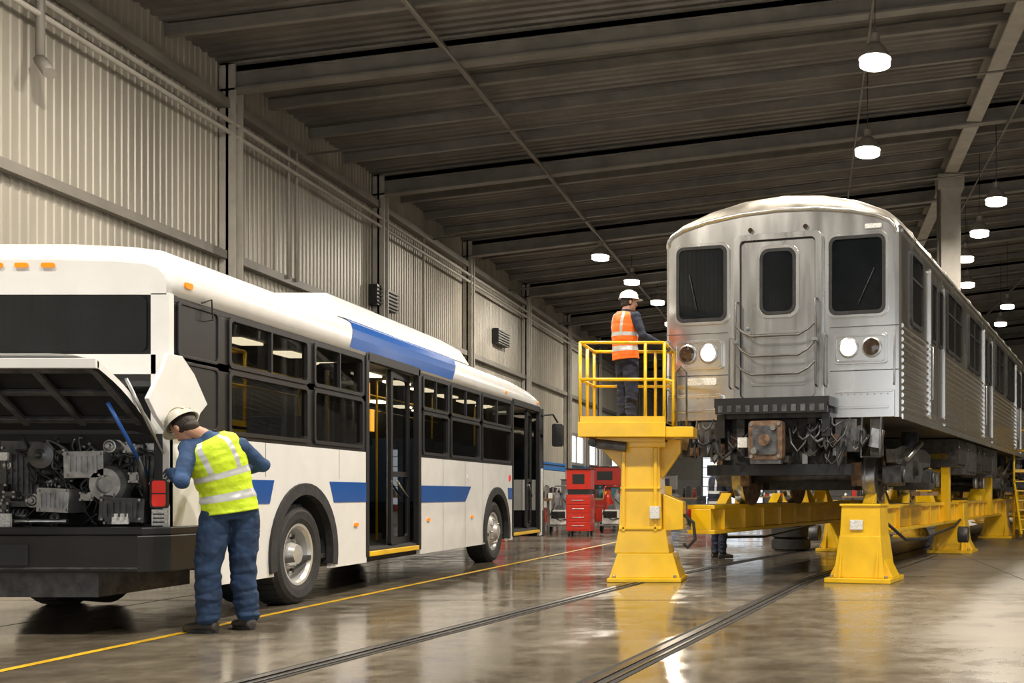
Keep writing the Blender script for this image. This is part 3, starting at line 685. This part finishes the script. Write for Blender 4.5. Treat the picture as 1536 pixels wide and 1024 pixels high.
    for k in range(30):
        u=Rr.choice([-1,1])*Rr.uniform(.22,1.1); z=Rr.uniform(1.65,1.95); u2=u+Rr.uniform(-.3,.3); d=Rr.uniform(.1,.35)
        m.tube([(u,-.15,z),(u*.8+u2*.2,-.22,z-d*.7),((u+u2)/2,-.24,z-d),(u*.2+u2*.8,-.22,z-d*.7),(u2,-.12,z-.05)],Rr.choice([.010,.014,.02]),Rr.choice([rubber,black,cast]),8)
    for k in range(26):
        u=Rr.uniform(-1.2,1.2); z=Rr.uniform(1.45,1.88); m.obox((u,Rr.uniform(0,.1),z),(Rr.uniform(.06,.18),.12,Rr.uniform(.06,.16)),Rr.choice([cast,grime,chrome,rust]))
    m.box(-.42,-.3,-.28,-.2,1.6,1.72,label)
    for s_ in (-1,1):
        y=4.9
        for L_,h_,mt in ((.9,.45,grime),(1.2,.55,cast),(.6,.4,grime),(1.3,.5,grime),(.8,.55,cast)):
            m.box(min(s_*.75,s_*1.38),max(s_*.75,s_*1.38),y,y+L_,1.93-h_,1.93,mt); m.box(min(s_*1.38,s_*1.4),max(s_*1.38,s_*1.4),y+.06,y+L_-.06,1.93-h_+.05,1.88,mt)
            m.cyl((s_*1.4,y+.1,1.8),(s_*1.42,y+.1,1.8),.02,chrome,8); y+=L_+.12
    m.box(-.5,.5,4.6,11,1.6,1.93,grime); m.cyl((-.2,4.2,1.62),(-.2,11.2,1.62),.05,cast,8)
    for ty in (2.35,13.1):
        for ay in (-1.05,1.05):
            yy=ty+ay
            m.cyl((-1.15,yy,1.28),(1.15,yy,1.28),.07,cast,12)
            for s_ in (-1,1):
                m.lathe([(.0,.05),(.02*s_,.12),(.01*s_,.30),(.035*s_,.33),(.035*s_,.365),(-.08*s_,.37),(-.09*s_,.40),(-.12*s_,.40),(-.12*s_,.1)],(s_*.93,yy,1.28),'x',rust,32,mats=[cast,cast,rust,chrome,chrome,chrome,chrome,rust])
                m.prism(rr(yy,1.28,.28,.26,.05),'x',min(s_*1.02,s_*1.26),max(s_*1.02,s_*1.26),cast); m.cyl((s_*1.26,yy,1.28),(s_*1.3,yy,1.28),.09,cast,14)
                m.cyl((s_*1.13,yy,1.4),(s_*1.13,yy,1.62),.07,rust,10)
                for q in range(5): m.lathe([(-.01,.07),(0,.09),(.01,.07)],(s_*1.13,yy,1.43+q*.04),'z',cast,12)
                m.obox((s_*.75,yy-.42,1.3),(.12,.08,.3),rust,(.2,0,0))
        for s_ in (-1,1):
            m.prism([(ty-1.25,1.62),(ty-1.2,1.45),(ty-.7,1.42),(ty-.45,1.2),(ty+.45,1.2),(ty+.7,1.42),(ty+1.2,1.45),(ty+1.25,1.62),(ty+.8,1.68),(ty-.8,1.68)],'x',min(s_*1.08,s_*1.2),max(s_*1.08,s_*1.2),cast)
            m.cyl((s_*1.14,ty,1.3),(s_*1.14,ty,1.9),.12,cast,14); m.cyl((s_*1.28,ty-.9,1.5),(s_*1.28,ty+.1,1.75),.035,chrome,8)
            m.box(min(s_*.95,s_*1.45),max(s_*.95,s_*1.45),ty-.2,ty+.2,1.1,1.2,grime); m.box(min(s_*1.3,s_*1.42),max(s_*1.3,s_*1.42),ty-.7,ty+.7,1.02,1.08,wood)
        m.box(-1.1,1.1,ty-.25,ty+.25,1.4,1.7,grime); m.box(-.6,.6,ty-.95,ty-.3,1.1,1.5,grime); m.box(-.6,.6,ty+.3,ty+.95,1.1,1.5,grime)
    m.build('underframe_and_trucks',e)
    return e
car=make_car('subway_car',(TX,TY,0))
d=V((math.sin(-TR),math.cos(TR)))*(TL+.7)
src=[c_ for c_ in car.children]
e2=empty('subway_car',(TX+d.x,TY+d.y,0),TR)
for c_ in src:
    q=bpy.data.objects.new(c_.name,c_.data); bpy.context.scene.collection.objects.link(q); q.parent=e2
# ------------------------------------------------------------ LIFT
lift=empty('rail_vehicle_lift',(TX,TY,0),TR)
for s_,st_ in ((-1,-.05),(1,.45)):
    m=M(); cx=s_*.99; y1=31.5
    m.box(cx-.18,cx+.18,st_,y1,.86,.91,yellow); m.box(cx-.18,cx+.18,st_,y1,.55,.60,yellow); m.box(cx-.13,cx+.13,st_,y1,.60,.86,yellow)
    y=st_+.35
    while y<y1: m.box(cx-.175,cx+.175,y,y+.025,.60,.86,yellow); y+=.75
    m.box(cx-.07,cx+.07,st_+.1,y1,.905,.918,chrome)
    m.build('lift_beam_%d'%(1 if s_<0 else 2),lift,bevel=.006)
    m=M()
    for k in range(5):
        y=.22+6.5*k
        if s_<0 and k==0: continue
        fx=cx+.03*s_
        m.frust(fx,y,.06,.55,.62,.62,.50,.5,yellow); m.box(fx-.40,fx+.40,y-.38,y+.38,0,.06,yellow); m.frust(fx,y,.06,.28,.78,.4,.56,.36,yellow)
        m.frust(fx,y,.52,.93,.50,.46,.46,.42,yellow); m.box(fx-.25,fx+.25,y-.24,y+.24,.90,.93,yellow)
        for a in (-.33,.33):
            for c_ in (-.3,.3): m.cyl((fx+a,y+c_,.06),(fx+a,y+c_,.09),.025,chrome,6)
        for a in (-.22,.22): m.prism([(y-.36,.06),(y-.28,.06),(y-.24,.5)],'x',fx+a-.015,fx+a+.015,yellow)
        m.box(fx-.12,fx+.04,y-.26,y-.225,.62,.74,label if k==0 else yellow)
    m.build('lift_feet_%d'%(1 if s_<0 else 2),lift,bevel=.01)
    m=M()
    for y in (4.2,5.3,9.8,11.0,17.5,18.7,22,26,27.5):
        m.frust(cx,y,.91,1.15,.3,.34,.16,.18,yellow); m.cyl((cx,y,1.15),(cx,y,1.42),.05,chrome,12); m.box(cx-.1,cx+.1,y-.1,y+.1,1.40,1.45,yellow)
    for y in (5.0,10.4): m.box(cx+.2*s_-.07,cx+.2*s_+.07,y-.07,y+.07,.6,1.7,yellow); m.box(cx+.1*s_-.14,cx+.1*s_+.14,y-.1,y+.1,1.6,1.7,yellow)
    for y in (.95,1.65,3.05,3.75): m.prism([(y-.12,.91),(y+.12,.91),(y+(.10 if y in(.95,3.05) else -.10),1.06)],'x',cx-.16,cx-.02,yellow)
    m.tube([(cx+.2*s_,.6,.7),(cx+.26*s_,1.5,.45),(cx+.24*s_,3,.4),(cx+.25*s_,5.5,.5),(cx+.2*s_,6.6,.6)],.02,rubber,8)
    m.cyl((cx+.25*s_,6.0,.35),(cx+.42*s_,6.0,.35),.14,cast,18)
    m.build('lift_jacks_%d'%(1 if s_<0 else 2),lift,bevel=.005)
pl=empty('work_platform',(-2.02,12.92,0))
m=M()
m.box(-.38,.50,-.34,.34,0,.05,yellow); m.frust(.06,0,.05,.34,.84,.58,.66,.5,yellow); m.frust(.02,0,.34,.62,.66,.48,.56,.44,yellow)
m.frust(0,0,.5,1.62,.52,.44,.44,.40,yellow); m.box(-.26,.30,-.24,.24,1.60,1.70,yellow)
m.box(-.255,.255,-.245,.0,.62,.66,yellow); m.box(-.24,.24,-.24,0,1.1,1.13,yellow)
m.box(-.22,-.18,-.245,-.2,.6,1.6,yellow);m.box(.16,.2,-.245,-.2,.6,1.6,yellow)
m.prism([(.26,.6),(.5,.62),(.5,.95),(.26,1.05)],'y',-.15,.15,yellow)
m.prism([(.22,1.2),(.46,1.55),(.46,1.7),(.22,1.7)],'y',-.05,.05,yellow); m.prism([(-.22,1.3),(-.55,1.64),(-.55,1.7),(-.22,1.7)],'y',-.05,.05,yellow)
for a in (-.3,.42):
    for c_ in (-.28,.28): m.cyl((a,c_,.05),(a,c_,.085),.025,chrome,6)
m.box(.12,.24,-.30,-.22,.75,.90,label)
m.tube([(.5,-.1,.8),(.62,-.1,.7),(.64,-.1,.5),(.55,-.1,.4),(.5,-.1,.45)],.02,rubber,8)
m.build('pedestal',pl,bevel=.01)
m=M(); DZ=1.88; xl=-.68
m.box(xl,.34,-.5,.35,DZ-.05,DZ,yellow); m.box(xl,.34,-.52,-.48,DZ-.17,DZ,yellow); m.box(xl,xl+.04,-.5,.35,DZ-.17,DZ,yellow); m.box(.30,.34,-.5,.35,DZ-.17,DZ,yellow);m.box(xl,.34,.31,.35,DZ-.17,DZ,yellow)
m.box(.34,.66,-.5,-.02,DZ-.17,DZ-.05,yellow); m.box(-.5,.3,-.3,.3,1.66,1.72,yellow)
m.cyl((-.5,-.3,1.64),(-.15,-.3,1.60),.06,cast,14); m.cyl((-.58,-.2,1.66),(-.58,.2,1.66),.05,cast,14)
m.build('deck',pl,bevel=.006)
m=M(); r_=.019
ys_=(-.48,.33); x0_=xl+.02
for x in (x0_,.10,.32):
    for y in ys_: m.cyl((x,y,DZ),(x,y,DZ+.93),r_,yellow,10)
m.cyl((x0_,-.08,DZ),(x0_,-.08,DZ+.93),r_,yellow,10)
for z in (.93,.5):
    for y in ys_:
        m.cyl((x0_,y,DZ+z),(.32,y,DZ+z),r_,yellow,10)
    m.cyl((x0_,-.48,DZ+z),(x0_,.33,DZ+z),r_,yellow,10); m.cyl((.32,-.48,DZ+z),(.32,.33,DZ+z),r_,yellow,10)
m.tube([(.32,-.48,DZ+.5),(.42,-.48,DZ+.48),(.42,-.48,DZ+.0)],r_*.8,yellow,8)
m.box(x0_-.01,.33,-.5,-.485,DZ,DZ+.07,yellow); m.box(x0_-.015,x0_,-.5,.35,DZ,DZ+.07,yellow)
m.tube([(.56,-.3,DZ-.06),(.56,-.3,DZ+.6),(.5,-.3,DZ+.68),(.44,-.3,DZ+.6),(.44,-.3,DZ-.06)],.012,cast,8)
m.build('guard_rails',pl)
# ------------------------------------------------------------ PEOPLE
def frame(f_,up):
    f_=V(f_).normalized(); s=f_.cross(V(up)).normalized(); u=s.cross(f_).normalized()
    return Matrix((f_,-s,u)).transposed()
def build_head(e,c,fwd,up,hat,neck_base,sc=1.):
    R=frame(fwd,up); c=V(c)
    def P(x,y,z): return c+R@V((x,y,z))*sc
    def rad(*r): return tuple(q*sc for q in r)
    m=M()
    m.ell(P(0,0,.02),rad(.095,.076,.105),skin,R,20); m.ell(P(.03,0,-.045),rad(.062,.058,.07),skin,R,16); m.ell(P(.065,0,-.092),rad(.025,.03,.022),skin,R,12)
    m.tube([P(.085,0,.015),P(.108,0,-.025),P(.10,0,-.04)],[.009*sc,.015*sc,.012*sc],skin,10); m.ell(P(.112,0,-.028),rad(.013,.014,.012),skin,R,10)
    m.ell(P(.075,.033,-.02),rad(.022,.024,.02),skin,R,10);m.ell(P(.075,-.033,-.02),rad(.022,.024,.02),skin,R,10)
    m.ell(P(.083,0,.035),rad(.018,.055,.012),skin,R,12)
    for s_ in (-1,1): m.ell(P(-.005,s_*.08,-.012),rad(.02,.010,.033),skin,R,12)
    m.limb([V(neck_base),P(-.02,0,-.05)],[.062*sc,.056*sc],skin)
    m.build('head',e,remesh=.006,smooth=4)
    m=M()
    for s_ in (-1,1): m.ell(P(.081,s_*.032,.012),rad(.013,.015,.010),eyew,R,10); m.ell(P(.091,s_*.032,.012),rad(.005,.006,.006),hair,R,8); m.ell(P(.092,s_*.032,.034),rad(.006,.02,.004),hair,R,8)
    m.ell(P(.094,0,-.062),rad(.008,.024,.006),lip,R,10)
    m.build('face_features',e)
    m=M(); m.ell(P(-.018,0,.018),rad(.094,.083,.100),hair,R,20); m.ell(P(-.045,0,-.035),rad(.06,.068,.05),hair,R,14); m.build('hair',e)
    m=M()
    Rt=R@Euler((0,-.05,0)).to_matrix()
    vs=[];n=28;fs=[];lv=8
    for i in range(lv+1):
        ph=math.pi/2*i/lv
        for k in range(n):
            a=2*math.pi*k/n
            vs.append(P(0,0,0)+Rt@V((.128*math.sin(ph)**.85*math.cos(a)*sc,.108*math.sin(ph)**.85*math.sin(a)*sc,(.04+.105*math.cos(ph))*sc)))
    for k in range(n):
        a=2*math.pi*k/n; br=.014+.045*max(0,math.cos(a))**2
        vs.append(P(0,0,0)+Rt@V(((.128+br)*math.cos(a)*sc,(.108+br*.7)*math.sin(a)*sc,.034*sc)))
    for i in range(lv+1):
        for k in range(n): fs.append((i*n+k,i*n+(k+1)%n,(i+1)*n+(k+1)%n,(i+1)*n+k))
    m.add(vs,fs,hat,True)
    for q in (-.03,0,.03):
        m.tube([P(0,0,0)+Rt@V((.125*math.cos(t)*sc,q*sc,(.042+.108*math.sin(t))*sc)) for t in [math.pi*(.12+.76*k/10) for k in range(11)]],.006*sc,hat,6)
    o=m.build('hard_hat',e); o.modifiers.new('s','SOLIDIFY').thickness=.003
def build_hand(e,nm,wrist,d,nrm,side,curl,mt,sc=1.):
    d=V(d).normalized(); nrm=V(nrm); nrm=(nrm-d*nrm.dot(d)).normalized(); s=d.cross(nrm).normalized()*side
    w_=V(wrist); m=M()
    m.loft([(w_-d*.03*sc,s*.028*sc,nrm*.020*sc),(w_,s*.03*sc,nrm*.018*sc),(w_+d*.04*sc,s*.040*sc,nrm*.017*sc),(w_+d*.085*sc,s*.043*sc,nrm*.014*sc),(w_+d*.10*sc,s*.036*sc,nrm*.009*sc)],mt,16)
    for k,(off,ln) in enumerate(((.032,.072),(.011,.082),(-.011,.076),(-.031,.060))):
        p=w_+d*.085*sc+s*off*sc; dr=(d+s*off*2).normalized(); pts=[p-dr*.01*sc]; rad=[.0095*sc]; ang=0
        for j,fr_ in enumerate((.42,.32,.26)):
            ang+=curl[j]*(1+.06*k); dd=(dr*math.cos(ang)+nrm*math.sin(ang)); p=p+dd*ln*fr_*sc*1.05; pts.append(p); rad.append((.0092-.0009*j)*sc)
        m.limb(pts,rad,mt,10)
    p=w_+d*.025*sc+s*.026*sc; pts=[p]; rad=[.014*sc]
    for dd,l in (((d*.6+s*.75+nrm*.25),.04),((d*.8+s*.35+nrm*.6),.032),((d*.85+nrm*.6-s*.05),.026)): p=p+dd.normalized()*l*sc; pts.append(p); rad.append(.0105*sc)
    m.limb(pts,rad,mt,10)
    m.build(nm,e,remesh=.0035,smooth=2)
def build_person(name,J,vest,cloth,trouser,hat,glove,headfwd,headup,curlL,curlR,nL,nR,jsc=1.,bag=1.):
    e=empty(name,(0,0,0))
    hip=V(J['hip']);ch=V(J['chest']);nk=V(J['neck']);LS=V(J['ls']);RS=V(J['rs'])
    sh=(LS-RS); shn=sh.normalized(); HL=V(J['lh']);HR=V(J['rh']); hn=(HL-HR).normalized()
    k=jsc
    m=M(); rw=random.Random(4)
    for a in ('l','r'):
        Hh,K,A=V(J[a+'h']),V(J[a+'k']),V(J[a+'a'])
        m.limb([Hh,Hh*.5+K*.5,K],[.108*k,.100*k*bag,.084*k*bag],trouser)
        pts=[];rd=[]
        for i in range(17):
            t=i/16; pts.append(K*(1-t)+A*t+V((rw.uniform(-.008,.008),rw.uniform(-.008,.008),0))); rd.append((.082-.014*t+(.010*(i%2) if t>.55 else .003*(i%2)))*k*bag)
        m.tube(pts,rd,trouser,16); m.ell(K,(.083*k*bag,)*3,trouser)
        for t_,r_2 in ((.35,.10),(.7,.095)): # thigh creases
            c_=Hh*(1-t_)+K*t_; m.ell(c_,(r_2*k*bag*1.03,r_2*k*bag*1.03,.02),trouser)
    fr0=hn.cross(V((0,0,1)))
    m.loft([(hip+V((0,0,-.08)),hn*.15*k,fr0*.12*k),(hip,hn*.178*k,fr0*.135*k),(hip+(ch-hip)*.25,hn*.165*k,fr0*.12*k),(hip+(ch-hip)*.45,hn*.15*k,fr0*.11*k)],trouser,24)
    m.build('trousers',e,remesh=.009,smooth=2,disp=.022)
    def tor(t,add=0.):
        K=[(0,.170,.132),(.22,.165,.125),(.5,.180,.130),(.72,.195,.130),(.86,.187,.114),(.95,.125,.088),(1.0,.07,.065)]
        for i in range(len(K)-1):
            if t<=K[i+1][0]: u=(t-K[i][0])/(K[i+1][0]-K[i][0]); u=u*u*(3-2*u); a=K[i][1]*(1-u)+K[i+1][1]*u; b_=K[i][2]*(1-u)+K[i+1][2]*u; break
        c=hip*(1-t)**2+2*t*(1-t)*ch+nk*t*t
        tg_=(2*(1-t)*(ch-hip)+2*t*(nk-ch)).normalized()
        s=(hn*(1-t)+shn*t).normalized(); s=(s-tg_*s.dot(tg_)).normalized(); fr=s.cross(tg_).normalized()
        return (c,s*(a*k+add),fr*(b_*k+add))
    m=M(); m.loft([tor(i/14) for i in range(15)],cloth,28)
    for a,S in (('l',LS),('r',RS)):
        E,W=V(J[a+'e']),V(J[a+'w'])
        c0=tor(.84)[0]
        m.limb([c0*.5+S*.5,S,S*.5+E*.5,E,E*.5+W*.5,W],[.080*k,.074*k,.063*k,.058*k,.052*k,.040*k],cloth)
        dd=(W-E).normalized(); m.tube([W-dd*.03,W+dd*.012],[.044*k,.044*k],cloth,14)
    m.tube([tor(.95)[0],nk+(nk-ch)*.08],[.075*k,.068*k],cloth,16)
    m.build('jacket',e,remesh=.010,smooth=3,disp=.016)
    n=60; NR=50
    def mf(i,kk):
        t=-.04+.99*(i+.5)/NR; a=2*math.pi*(kk+.5)/n; c=math.cos(a)
        if .12<t<.21 or .42<t<.50: return refl
        if .42<abs(c)<.60 and t>.50: return refl
        return vest
    rv=random.Random(9); ph=[rv.uniform(0,6) for _ in range(6)]
    def vr(i):
        t=-.04+.99*i/NR; c,a,b_=tor(max(t,0),.024*k)
        if t<0: c=c+(hip-ch).normalized()*(-t)*(ch-hip).length*1.6
        g=1+.014*math.sin(i*.55+ph[0])+.008*math.sin(i*1.3+ph[1])
        fl=1+.05*max(0,.25-t)*3
        return (c,a*g*fl,b_*g*fl)
    m=M(); m.loft([vr(i) for i in range(NR+1)],vest,n,mf)
    m.build('hi_vis_vest',e,merge=True,disp=.014)
    for a,side,curl,nn in (('l',-1,curlL,nL),('r',1,curlR,nR)):
        E,W=V(J[a+'e']),V(J[a+'w']); build_hand(e,'hand_'+a,W+(W-E).normalized()*.02,V(J.get(a+'d',W-E)),nn,side,curl,glove,1.0*k)
    for a in ('l','r'):
        A=V(J[a+'a']); fd=V(J[a+'f']).normalized(); z0=J['z0']; s=V((-fd.y,fd.x,0)); G=V((A.x,A.y,z0))
        m=M(); m.loft([(G-fd*.075*k+V((0,0,.03)),s*.03*k,V((0,0,.028))),(G-fd*.06*k+V((0,0,.045)),s*.042*k,V((0,0,.045))),(G+fd*.02*k+V((0,0,.05)),s*.045*k,V((0,0,.05))),(G+fd*.10*k+V((0,0,.04)),s*.050*k,V((0,0,.04))),(G+fd*.17*k+V((0,0,.034)),s*.048*k,V((0,0,.032))),(G+fd*.205*k+V((0,0,.026)),s*.028*k,V((0,0,.022)))],shoem,20)
        m.limb([G+V((0,0,.05)),G+(V((A.x,A.y,A.z+.04))-G)],[.048*k,.05*k],shoem)
        m.build('boot_'+a,e,remesh=.008,smooth=2)
        m=M(); o=[]
        for t in range(20):
            an=2*math.pi*t/20; o.append(G+fd*(.065+.143*math.cos(an))*k+s*(.052*math.sin(an))*k)
        m.prism([(p.x,p.y) for p in o],'z',z0,z0+.02,rubber); m.build('boot_sole_'+a,e)
    build_head(e,J['head'],headfwd,headup,hat,nk,J.get('hs',1.)*k)
    return e
J1=dict(z0=0.004,hip=(-4.42,8.13,.93),chest=(-4.45,8.10,1.24),neck=(-4.55,8.00,1.48),ls=(-4.61,7.92,1.39),rs=(-4.36,8.16,1.41),
 lh=(-4.49,8.06,.90),rh=(-4.35,8.20,.90),lk=(-4.53,8.03,.49),rk=(-4.37,8.22,.49),la=(-4.54,8.05,.09),ra=(-4.35,8.25,.09),
 lf=(-1,.15,0),rf=(-.75,.55,0),le=(-4.56,7.74,1.14),lw=(-4.72,7.90,1.20),re=(-4.29,8.36,1.27),rw=(-4.55,8.36,1.22),head=(-4.65,7.93,1.545),ld=(-.5,.75,.1))
build_person('mechanic',J1,lime,navyj,navy,hatg,glovem,(-.66,.30,-.66),(-.55,.1,.80),(.5,.7,.5),(.3,.4,.3),(-.5,-.2,-.8),(-1,0,0),jsc=.99,bag=1.12)
J2=dict(z0=1.882,hip=(-2.21,12.80,2.68),chest=(-2.235,12.78,2.99),neck=(-2.20,12.80,3.235),ls=(-2.32,12.91,3.155),rs=(-2.07,12.67,3.145),
 lh=(-2.25,12.86,2.64),rh=(-2.15,12.75,2.64),lk=(-2.25,12.90,2.29),rk=(-2.13,12.74,2.28),la=(-2.27,12.90,1.965),ra=(-2.14,12.73,1.965),
 lf=(.8,.6,0),rf=(.9,.3,0),le=(-2.12,13.05,2.95),lw=(-1.86,13.14,2.87),re=(-1.98,12.62,2.92),rw=(-1.79,12.76,2.83),head=(-2.175,12.815,3.35),rd=(.9,.1,-.1),ld=(.9,0,-.1))
build_person('technician',J2,orange,navy2,navy2,hatw,glovem,(.85,.45,-.05),(0,0,1),(.7,.8,.5),(.7,.8,.5),(0,0,-1),(0,0,-1),jsc=.92,bag=1.0)
J3={}
for k_,v_ in J2.items():
    J3[k_]=v_ if k_ in ('z0','lf','rf','rd','ld') else (v_[0]+.72,v_[1]+4.5,v_[2]-1.878)
J3['z0']=.004
build_person('inspector',J3,navy2,navy2,navy2,hatg,glovem,(.85,.45,-.05),(0,0,1),(.7,.8,.5),(.7,.8,.5),(0,0,-1),(0,0,-1),jsc=.90,bag=1.0)
# ------------------------------------------------------------ background
def cabinet(x,y,w_,h_,d_,mt):
    e=empty('tool_cabinet',(x,y,0)); m=M()
    m.box(-w_/2,w_/2,-d_/2,d_/2,.12,h_*.62,mt); m.box(-w_/2+.03,w_/2-.03,-d_/2+.06,d_/2,h_*.62,h_*.7,black)
    m.box(-w_/2,w_/2,-d_/2+.04,d_/2,h_*.7,h_,mt); m.box(-w_/2-.02,w_/2+.02,-d_/2,d_/2+.02,h_,h_+.03,black)
    nn=int(h_*.6/.2)
    for k in range(nn): 
        z=.15+k*(h_*.6-.15)/nn; m.box(-w_/2+.03,w_/2-.03,-d_/2-.015,-d_/2,z,z+(h_*.6-.15)/nn-.02,mt); m.box(-w_/4,w_/4,-d_/2-.035,-d_/2-.015,z+.09,z+.11,chrome)
    m.box(-w_/4,w_/4,-d_/2+.03,-d_/2+.04,h_*.78,h_*.93,black)
    m.build('body',e,bevel=.01); m=M()
    for a in (-1,1):
        for b_ in (-1,1): m.cyl((a*(w_/2-.06)-.02,b_*(d_/2-.06),.06),(a*(w_/2-.06)+.02,b_*(d_/2-.06),.06),.06,rubber,12)
    m.build('casters',e)
greyc=mat('cabinet_grey_paint',(.2,.2,.2),.5)
cabinet(-5.75,26.7,.6,1.65,.5,redp); cabinet(-6.6,34.5,1.0,1.9,.5,redp); cabinet(-7.9,36,.9,1.5,.5,greyc); cabinet(-5.2,38,.9,1.7,.5,greyc)
def bench(x,y,L_):
    e=empty('workbench',(x,y,0)); m=M(); m.box(-L_/2,L_/2,-.35,.35,.86,.92,wood)
    for a in (-1,1):
        for b_ in (-1,1): m.box(a*(L_/2-.05)-.03,a*(L_/2-.05)+.03,b_*.3-.03,b_*.3+.03,0,.86,beamm)
    m.box(-L_/2+.05,L_/2-.05,-.3,.3,.2,.24,beamm)
    Rr=random.Random(int(x*10+y)); xx=-L_/2+.1
    while xx<L_/2-.15:
        h_=Rr.uniform(.08,.4); wd_=Rr.uniform(.06,.2); mt=Rr.choice([redp,black,cast,yellow,tealm,label,greyc])
        if Rr.random()<.5: m.box(xx,xx+wd_,-.2,.15,.92,.92+h_,mt); m.box(xx+wd_*.2,xx+wd_*.8,-.1,.05,.92+h_,.95+h_,black)
        else: m.cyl((xx+wd_/2,0,.92),(xx+wd_/2,0,.92+h_*.7),wd_/2,mt,14); m.cyl((xx+wd_/2,0,.92+h_*.7),(xx+wd_/2,0,.92+h_*.95),wd_/5,mt,10)
        m.box(xx,xx+wd_,-.2,.2,.24,.24+h_,Rr.choice([black,cast,redp])); xx+=wd_+.05
    m.build('bench_parts',e)
bench(-7.1,29.5,2.2); bench(-8.8,32,2.4); bench(-7.2,27.2,1.0); bench(-8.5,38,3); bench(-4.6,36.6,2.); bench(-1.5,52,4); bench(3,50,3); bench(-6.2,31.2,1.3)
def drum(x,y,mt):
    m=M(); m.lathe([(0,0),(0,.28),(.02,.29),(.28,.285),(.3,.3),(.32,.285),(.58,.285),(.6,.3),(.62,.285),(.86,.29),(.88,.28),(.86,.26),(.86,0)],(0,0,0),'z',mt,24); m.cyl((.15,0,.86),(.15,0,.885),.03,chrome,10); m.build('oil_drum',None,loc=(x,y,0))
drum(-4.2,31.6,mat('drum_blue',(.02,.08,.2),.4)); drum(-4.4,32.9,rust); drum(-8.6,29.6,redp)
def cart(x,y,mt):
    e=empty('welding_cart',(x,y,0)); m=M()
    m.box(-.28,.28,-.25,.25,.18,.22,beamm)
    for a in (-.12,.12): m.lathe([(.22,0),(.22,.10),(.95,.10),(1.02,.08),(1.08,.03),(1.16,.03),(1.16,0)],(a,.1,0),'z',mt if a<0 else greyc,18)
    m.box(-.22,.22,-.22,-.02,.24,.62,label); m.box(-.18,.18,-.235,-.22,.4,.58,black); m.cyl((0,-.12,.66),(0,-.08,.66),.1,cast,14)
    for a in (-1,1): m.tube([(a*.25,.22,.2),(a*.25,.24,1.2),(a*.2,.3,1.25)],.018,mt,8); m.lathe([(-.03,.03),(-.03,.14),(.03,.14),(.03,.03)],(a*.3,.15,.14),'x',rubber,18)
    m.cyl((-.2,.3,1.25),(.2,.3,1.25),.018,mt,8)
    m.tube([(.1,-.1,.9),(.32,-.2,.7),(.3,-.22,.4),(.05,-.28,.35),(-.2,-.26,.5),(-.1,-.2,.8)],.015,rubber,8)
    m.build('cart_parts',e)
cart(-5.35,28.8,redp); cart(-5.0,30.2,mat('cart_orange',(.6,.15,.02),.5)); cart(-6.6,28.2,greyc)
def compressor(x,y):
    e=empty('air_compressor_cart',(x,y,0)); m=M()
    m.cyl((-.5,0,.4),(.5,0,.4),.22,redp,20); m.ell((-.5,0,.4),(.1,.22,.22),redp); m.ell((.5,0,.4),(.1,.22,.22),redp)
    m.box(-.3,.3,-.18,.18,.62,.68,cast); m.obox((-.12,0,.82),(.28,.26,.28),cast); m.cyl((.08,0,.8),(.36,0,.8),.12,black,16); m.lathe([(-.02,.05),(-.02,.16),(.02,.16),(.02,.05)],(-.1,-.22,.82),'y',black,20)
    for a in (-1,1): m.lathe([(-.04,.05),(-.04,.15),(.04,.15),(.04,.05)],(-.4,a*.26,.15),'y',rubber,18)
    m.tube([(.5,-.15,.5),(.75,-.15,.8),(.75,.15,.8),(.5,.15,.5)],.018,chrome,8); m.box(.4,.46,-.1,.1,0,.25,cast); m.build('compressor_parts',e)
compressor(-5.6,33.2); compressor(-3.4,34.6)
e=empty('tire_stack',(-.35,19.6,0)); m=M()
for k in range(3):
    m.lathe([(.0,.2),(.0,.30),(.03,.36),(.19,.36),(.22,.30),(.22,.2)],(0,0,.015+k*.225),'z',rubber,28)
m.build('tires',e)
e=empty('maintenance_stair',(5.15,25.6,0)); m=M()
for a in (-.35,.35):
    for b_ in (-.5,.5): m.cyl((a,b_,0),(a,b_,2.6),.03,yellow,8)
    m.obox((a,-.9,.75),(.05,1.6,.12),yellow,(.95,0,0)); 
for k in range(6): m.box(-.35,.35,-1.3+k*.14,-1.1+k*.14,.22*(k+1),.22*(k+1)+.03,yellow)
m.box(-.38,.38,-.5,.5,1.55,1.62,yellow)
for z in (.5,1.,2.1,2.6): 
    m.cyl((-.35,-.5,z),(-.35,.5,z),.022,yellow,8);m.cyl((.35,-.5,z),(.35,.5,z),.022,yellow,8);m.cyl((-.35,.5,z),(.35,.5,z),.022,yellow,8)
m.build('stair_frame',e)
